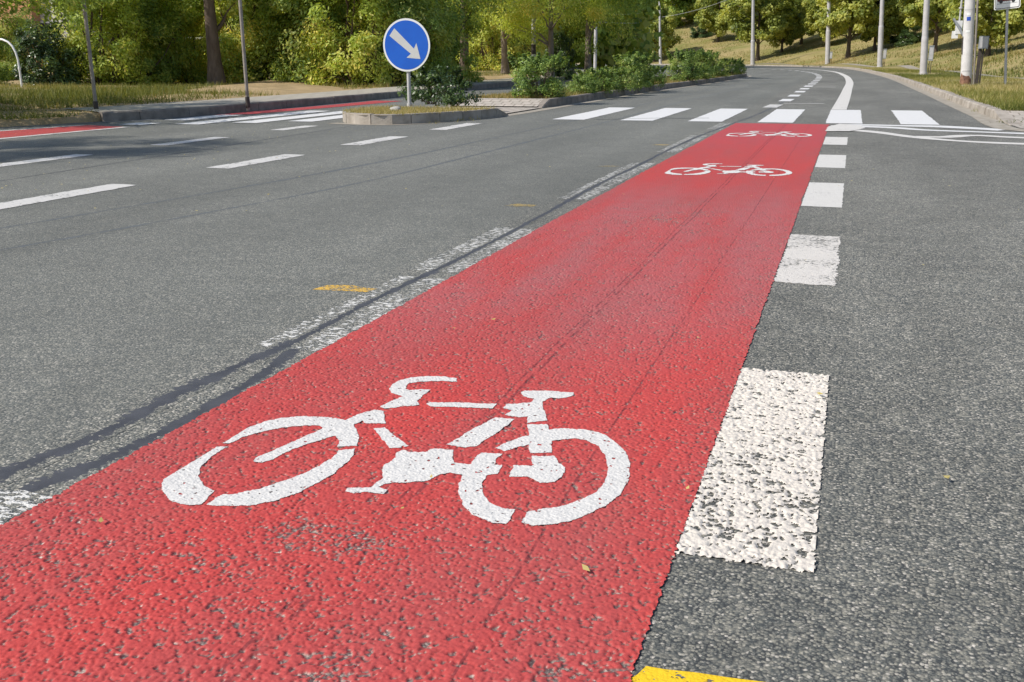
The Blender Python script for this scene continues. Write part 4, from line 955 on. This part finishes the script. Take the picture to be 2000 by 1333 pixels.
for v in bm.verts:
    v.co *= 1+.12*math.sin(v.co.x*60)+.1*math.sin(v.co.y*75+v.co.z*40); v.co.x *= 1.7; v.co.z *= .75
for f in bm.faces: f.smooth = True
me = bpy.data.meshes.new('stone'); bm.to_mesh(me); bm.free()
o = link('stone', me, m_stone); o.location = (X, Y, .165); tag(o, 'grey stone lying in the grass left of the round sign post', 'stone')

# tow-away plate at the right
X, Y = P(1963, 167, .12)
e = empty('tow_sign', (X, Y, .12), math.radians(-16)); e.rotation_euler.y = math.radians(-5.2); tag(e, 'white tow-away plate with a dark red car on a thin post', 'traffic sign')
mb = MB(); mb.tube([(0, 0, -.1), (0, 0, 2.75)], .034, 14); mb.build('post', m_galv, e, True)
def rrect(w_, h_, r_, n=6):
    out = []
    for cx_, cz_, a0 in ((w_/2-r_, h_/2-r_, 0), (-w_/2+r_, h_/2-r_, 90), (-w_/2+r_, -h_/2+r_, 180), (w_/2-r_, -h_/2+r_, 270)):
        for k in range(n+1):
            a = math.radians(a0+90*k/n); out.append((cx_+r_*math.cos(a), cz_+r_*math.sin(a)))
    return out
zc = 2.05+.25
mb = MB(); mb.prism(rrect(.66, .50, .05), -.052, -.040); pl = mb.build('plate', m_white, e); pl.location = (0, 0, zc)
mb = MB(); mb.prism(rrect(.62, .46, .04), -.0545, -.0521); mb.build('border', m_black, pl)
mb = MB(); mb.prism(rrect(.585, .425, .03), -.057, -.0546); mb.build('panel', m_white, pl)
mb = MB(); mb.prism([(-.24, -.035), (-.255, .02), (-.24, .05), (-.13, .06), (-.07, .125), (.09, .125), (.15, .06), (.23, .045), (.25, .0), (.24, -.035)], -.0595, -.0571); mb.build('car_pictogram', m_carred, pl)
for x in (-.155, .15):
    mb = MB(); n_ = 20; mb.prism([(x+.045*math.cos(6.2832*k/n_), -.042+.045*math.sin(6.2832*k/n_)) for k in range(n_)], -.0620, -.0597); mb.build('wheel_pictogram', m_black, pl)
mb = MB(); mb.box((0, -.0583, -.098), (.50, .0022, .008)); mb.build('ground_line', m_black, pl)

# tall poles along the outer kerb
def pole(px, py, r0, step_z, r1, H, label, mat=m_pole, box=None, d=None):
    if d is None: X, Y = P(px, py, .12); z = .12
    else: X, Y, z = on_hill(px, d)
    e = empty('tall_pole', (X, Y, z)); e.rotation_euler.y = math.radians(-3); tag(e, label, 'pole', 'tall grey poles along the road')
    mb = MB(); mb.tube([(0, 0, -.1), (0, 0, step_z)], [r0*1.05, r0], 18); mb.tube([(0, 0, step_z), (0, 0, step_z+.12)], [r0, r1*1.12], 18); mb.tube([(0, 0, step_z+.12), (0, 0, H)], [r1*1.08, r1*.7], 18)
    mb.build('shaft', mat, e, True)
    mb = MB(); mb.tube([(0, 0, -.05), (0, 0, .08)], r0*1.25, 18); mb.build('collar', mat, e, True)
    return e
def cabinet(px, py, Y, h, w_, label):
    X = XAT(px, Y); e = empty('junction_box', (X, Y, .12)); tag(e, label, 'junction box', 'small grey boxes beside the poles')
    mb = MB(); mb.box((0, 0, h*.74), (w_, w_*.7, h*.52)); mb.box((0, 0, h*1.01), (w_*1.12, w_*.85, h*.03)); mb.build('housing', m_box, e)
    mb = MB(); mb.box((0, -w_*.36, h*.74), (w_*.8, .01, h*.42)); mb.build('door', m_galv, e)
    for s_ in (-1, 1):
        mb = MB(); mb.box((s_*w_*.2, 0, h*.22), (w_*.14, w_*.14, h*.48)); mb.build('leg', m_dark, e)
dist = dict(a=120., b=112., c=100.)
pole(1803, 146, .15, 1.55, .125, 9, 'tall grey pole, nearest but one, with a small box beside it')
pole(1718, 132, .19, 3.0, .15, 11, 'tall grey pole right of the dark trunk with a box on its right')
pole(1616, 127, .24, 3.4, .19, 12, 'tall grey pole left of the clear dark maple trunk')
pole(1470, 124, .24, 2.6, .18, 12, 'tall grey pole at the far end of the curve', d=.7)
pole(1290, 124, .20, 2.2, .15, 12, 'leftmost tall grey pole on the far kerb above the median hedge', d=.7)
cabinet(1814, 143, 52, 1.25, .20, 'grey box on two legs beside the nearest but one pole')
cabinet(1725.5, 131, 86, 1.35, .24, 'grey box right of the pole by the maple trunk')
cabinet(1621.5, 126, 114, 1.3, .26, 'small grey box behind the pole left of the trunk')
for px, Y, r0, lb in ((1042, 41, .095, 'pale grey pole rising behind the large median bush'), (1162, 58, .095, 'thin pale pole rising out of the median hedge')):
    e = empty('lamp_post', (XAT(px, Y), Y, .12)); tag(e, lb, 'pole', 'pale poles on the left pavement')
    mb = MB(); mb.tube([(0, 0, -.1), (0, 0, 2.2)], r0, 14); mb.tube([(0, 0, 2.2), (0, 0, 8)], [r0*.95, r0*.6], 14); mb.build('shaft', m_galv, e, True)
    mb = MB(); mb.tube([(0, 0, .95), (0, 0, 1.35)], r0*1.03, 14); mb.build('peeling_band', m_dark if px < 1100 else m_galv, e, True)

# the concrete pole with its fittings
X, Y = P(1886, 168, .12)
e = empty('concrete_pole', (X, Y, .12)); e.rotation_euler.y = math.radians(-3.5); tag(e, 'stout pale concrete pole with stickers and a rusty foot', 'pole')
mb = MB(); mb.tube([(0, 0, -.1), (0, 0, 8)], [.150, .105], 22); mb.build('shaft', m_white if False else mat_simple('painted_concrete', (.50, .48, .47), (.66, .64, .63), 5, .75, 30, .003, local=True), e, True)
mb = MB(); mb.tube([(-.01, -.012, .04), (-.008, -.012, .13), (-.008, -.012, .24)], [.152, .150, .1475], 22)
ru = mb.build('rusty_foot', m_rust, e, True)
bm = bmesh.new(); bm.from_mesh(ru.data)
for v in bm.verts:
    if v.co.z > .2: v.co.z += .09*math.sin(v.co.x*40)+.05*math.sin(v.co.y*55)
bm.to_mesh(ru.data); bm.free()
for zz, hh, ww, mt in ((1.78, .10, .10, m_sticker), (1.90, .07, .10, m_white), (1.45, .06, .12, m_white), (.40, .03, .24, m_galv), (2.02, .03, .26, m_galv)):
    mb = MB(); n_ = 7; rr_ = .154-.0056*zz
    a0 = math.radians(-100); da = ww/rr_/2
    V = [(rr_*math.cos(a0-da+2*da*k/n_), rr_*math.sin(a0-da+2*da*k/n_), zz+s_*hh/2) for s_ in (-1, 1) for k in range(n_+1)]
    mb.add(V, [[k, k+1, n_+2+k, n_+1+k] for k in range(n_)])
    mb.build('sticker' if mt in (m_sticker, m_white) else 'strap', mt, e)
mb = MB(); mb.tube([(.19, -.03, -.05), (.185, -.03, 2.0), (.165, -.03, 7.5)], .030, 12); mb.build('cable_pipe', m_postw, e, True)
mb = MB(); mb.tube([(-.135, -.06, .85), (-.15, -.07, 1.0), (-.135, -.06, 1.28), (-.12, -.05, 1.32)], .016, 8); mb.build('cable', m_dark, e, True)
x2 = XAT(1908, Y+.6)
e2 = empty('switch_box', (x2, Y+.6, .12)); tag(e2, 'grey switch box on a rusty dark post right of the concrete pole', 'switch box')
mb = MB(); mb.box((-.03, .06, .5), (.09, .09, 1.1)); mb.box((.05, .05, .5), (.04, .05, 1.05)); mb.build('post', m_dark, e2)
mb = MB(); mb.box((.03, 0, 1.16), (.24, .14, .34)); mb.build('housing', m_box, e2)
mb = MB(); mb.box((.03, -.0745, 1.16), (.20, .006, .29)); mb.build('door', m_galv, e2)
x3 = XAT(1859, Y+.9)
e3 = empty('antenna_mast', (x3, Y+.9, .12)); tag(e3, 'thin mast with grey box and tilted panel left of the concrete pole', 'mast')
mb = MB(); mb.tube([(0, 0, 1.75), (0, 0, 6)], .026, 10); mb.tube([(0, 0, 2.08), (0, 0, 2.12)], .055, 12); mb.build('rod', m_galv, e3, True)
mb = MB(); mb.box((0, 0, 1.58), (.17, .13, .36)); mb.box((-.08, .02, 1.38), (.16, .12, .2)); mb.build('housing', m_white, e3)
mb = MB(); mb.box((-.02, -.10, 1.58), (.045, .30, .56), Matrix.Rotation(math.radians(-33), 3, 'Y')); mb.build('tilted_panel', m_box, e3)
mb = MB(); mb.box((.13, 0, 1.5), (.20, .03, .03)); mb.build('bracket', m_dark, e3)

# thin posts, bent pipe and pipe frame on the left
for px, py, lb in ((188, 214, 'thin weathered metal post at the left, in front of the bright shrub'), (484, 204, 'thin weathered metal post right of the thick trunk')):
    X, Y = P(px, py, .14); e = empty('thin_post', (X, Y, .13)); tag(e, lb, 'post', 'thin posts on the left pavement')
    mb = MB(); mb.tube([(0, 0, -.1), (0, 0, 2.6)], .030, 12); mb.build('shaft', m_postw, e, True)
    mb = MB(); mb.tube([(0, 0, -.05), (0, 0, .14)], .040, 12); mb.build('foot', m_dark, e, True)
    mb = MB(); mb.tube([(0, 0, 2.6), (0, 0, 2.63)], .033, 12); mb.build('cap', m_dark, e, True)
Y = 20.5; X = XAT(46, Y); e = empty('bent_pipe', (X, Y, .1)); tag(e, 'white bent pipe standing in tall grass at the left edge', 'pipe')
mb = MB(); pts = [(0, 0, -.1), (0, 0, .5), (-.01, 0, .85), (-.05, 0, 1.02), (-.13, 0, 1.17), (-.25, 0, 1.27), (-.42, 0, 1.33), (-.60, 0, 1.33)]
mb.tube(pts, .026, 12); mb.build('pipe', m_white, e, True)
mb = MB(); mb.tube([(0, 0, .60), (0, 0, .66)], .036, 12); mb.build('sleeve', m_white, e, True)
Y = 31.; e = empty('pipe_frame', (XAT(378, Y), Y, .1)); tag(e, 'white pipe frame glimpsed between the shrubs left of the trunk', 'frame')
xa, xb = XAT(318, Y)-XAT(378, Y), XAT(440, Y)-XAT(378, Y)
for x in (xa, xb):
    mb = MB(); mb.tube([(x, 0, -.1), (x, 0, 1.55)], .035, 10); mb.build('upright', m_white, e, True)
mb = MB(); mb.tube([(xa-.2, 0, 1.58), (xb+.3, 0, 1.52)], .04, 10); mb.build('crossbar', m_white, e, True)

# house behind the trees at the far left
Y = 48.; x0, x1, x2 = XAT(-160, Y), XAT(78, Y), XAT(128, Y)
e = empty('house', (x1, Y, 0)); tag(e, 'orange plastered house seen through the leaves at the top left', 'house')
def hbox(a, b, y0, y1, z0, z1, name, mat, parent=e):
    mb = MB(); mb.box(((a+b)/2-x1, (y0+y1)/2-Y, (z0+z1)/2), (b-a, y1-y0, z1-z0)); return mb.build(name, mat, parent)
hbox(x0, x1, Y, Y+8, -.05, 6.2, 'wall', m_orange); hbox(x1+.005, x2, Y+.6, Y+8, -.05, 5.9, 'side_wall', m_greyw)
hbox(x0-.4, x2+.3, Y-.5, Y+8.4, 6.205, 6.5, 'roof', m_rust)
wx = XAT(88, Y)
f = hbox(wx-.45, wx+.45, Y+.55, Y+.597, 1.6, 3.1, 'window', m_white); hbox(wx-.36, wx+.36, Y+.535, Y+.548, 1.69, 3.01, 'pane', m_glass, f)
f = hbox(x0+1.2, x0+2.6, Y-.05, Y-.003, 1.6, 3.1, 'window', m_white); hbox(x0+1.29, x0+2.51, Y-.065, Y-.052, 1.69, 3.01, 'pane', m_glass, f)

# overhead wires strung from pole to pole
def wire(a, b, sag, label):
    a, b = Vector(a), Vector(b); c = (a+b)/2; mb = MB()
    pts = [(a.lerp(b, t)-c)+Vector((0, 0, -sag*4*t*(1-t))) for t in np.linspace(0, 1, 17)]
    mb.tube(pts, .016, 6); o = mb.build('overhead_wire', m_galv, None, True); o.location = c; tag(o, label, 'wire', 'overhead wires')
pa_ = Vector((XAT(1162, 58), 58, 0)); X, Y, z = on_hill(1290, .7); pb_ = Vector((X, Y, 0)); X, Y, z = on_hill(1470, .7); pc_ = Vector((X, Y, 0))
wire(pa_+Vector((0, 0, 3.3)), pb_+Vector((0, 0, 7.4)), .25, 'overhead wire slanting up to the leftmost far pole')
wire(pa_+Vector((0, 0, 2.9)), pb_+Vector((0, 0, 5.9)), .2, 'lower overhead wire reaching the leftmost far pole')
wire(pb_+Vector((0, 0, 6.3)), pc_+Vector((0, 0, 8.6)), .5, 'overhead wire between the two leftmost far poles')
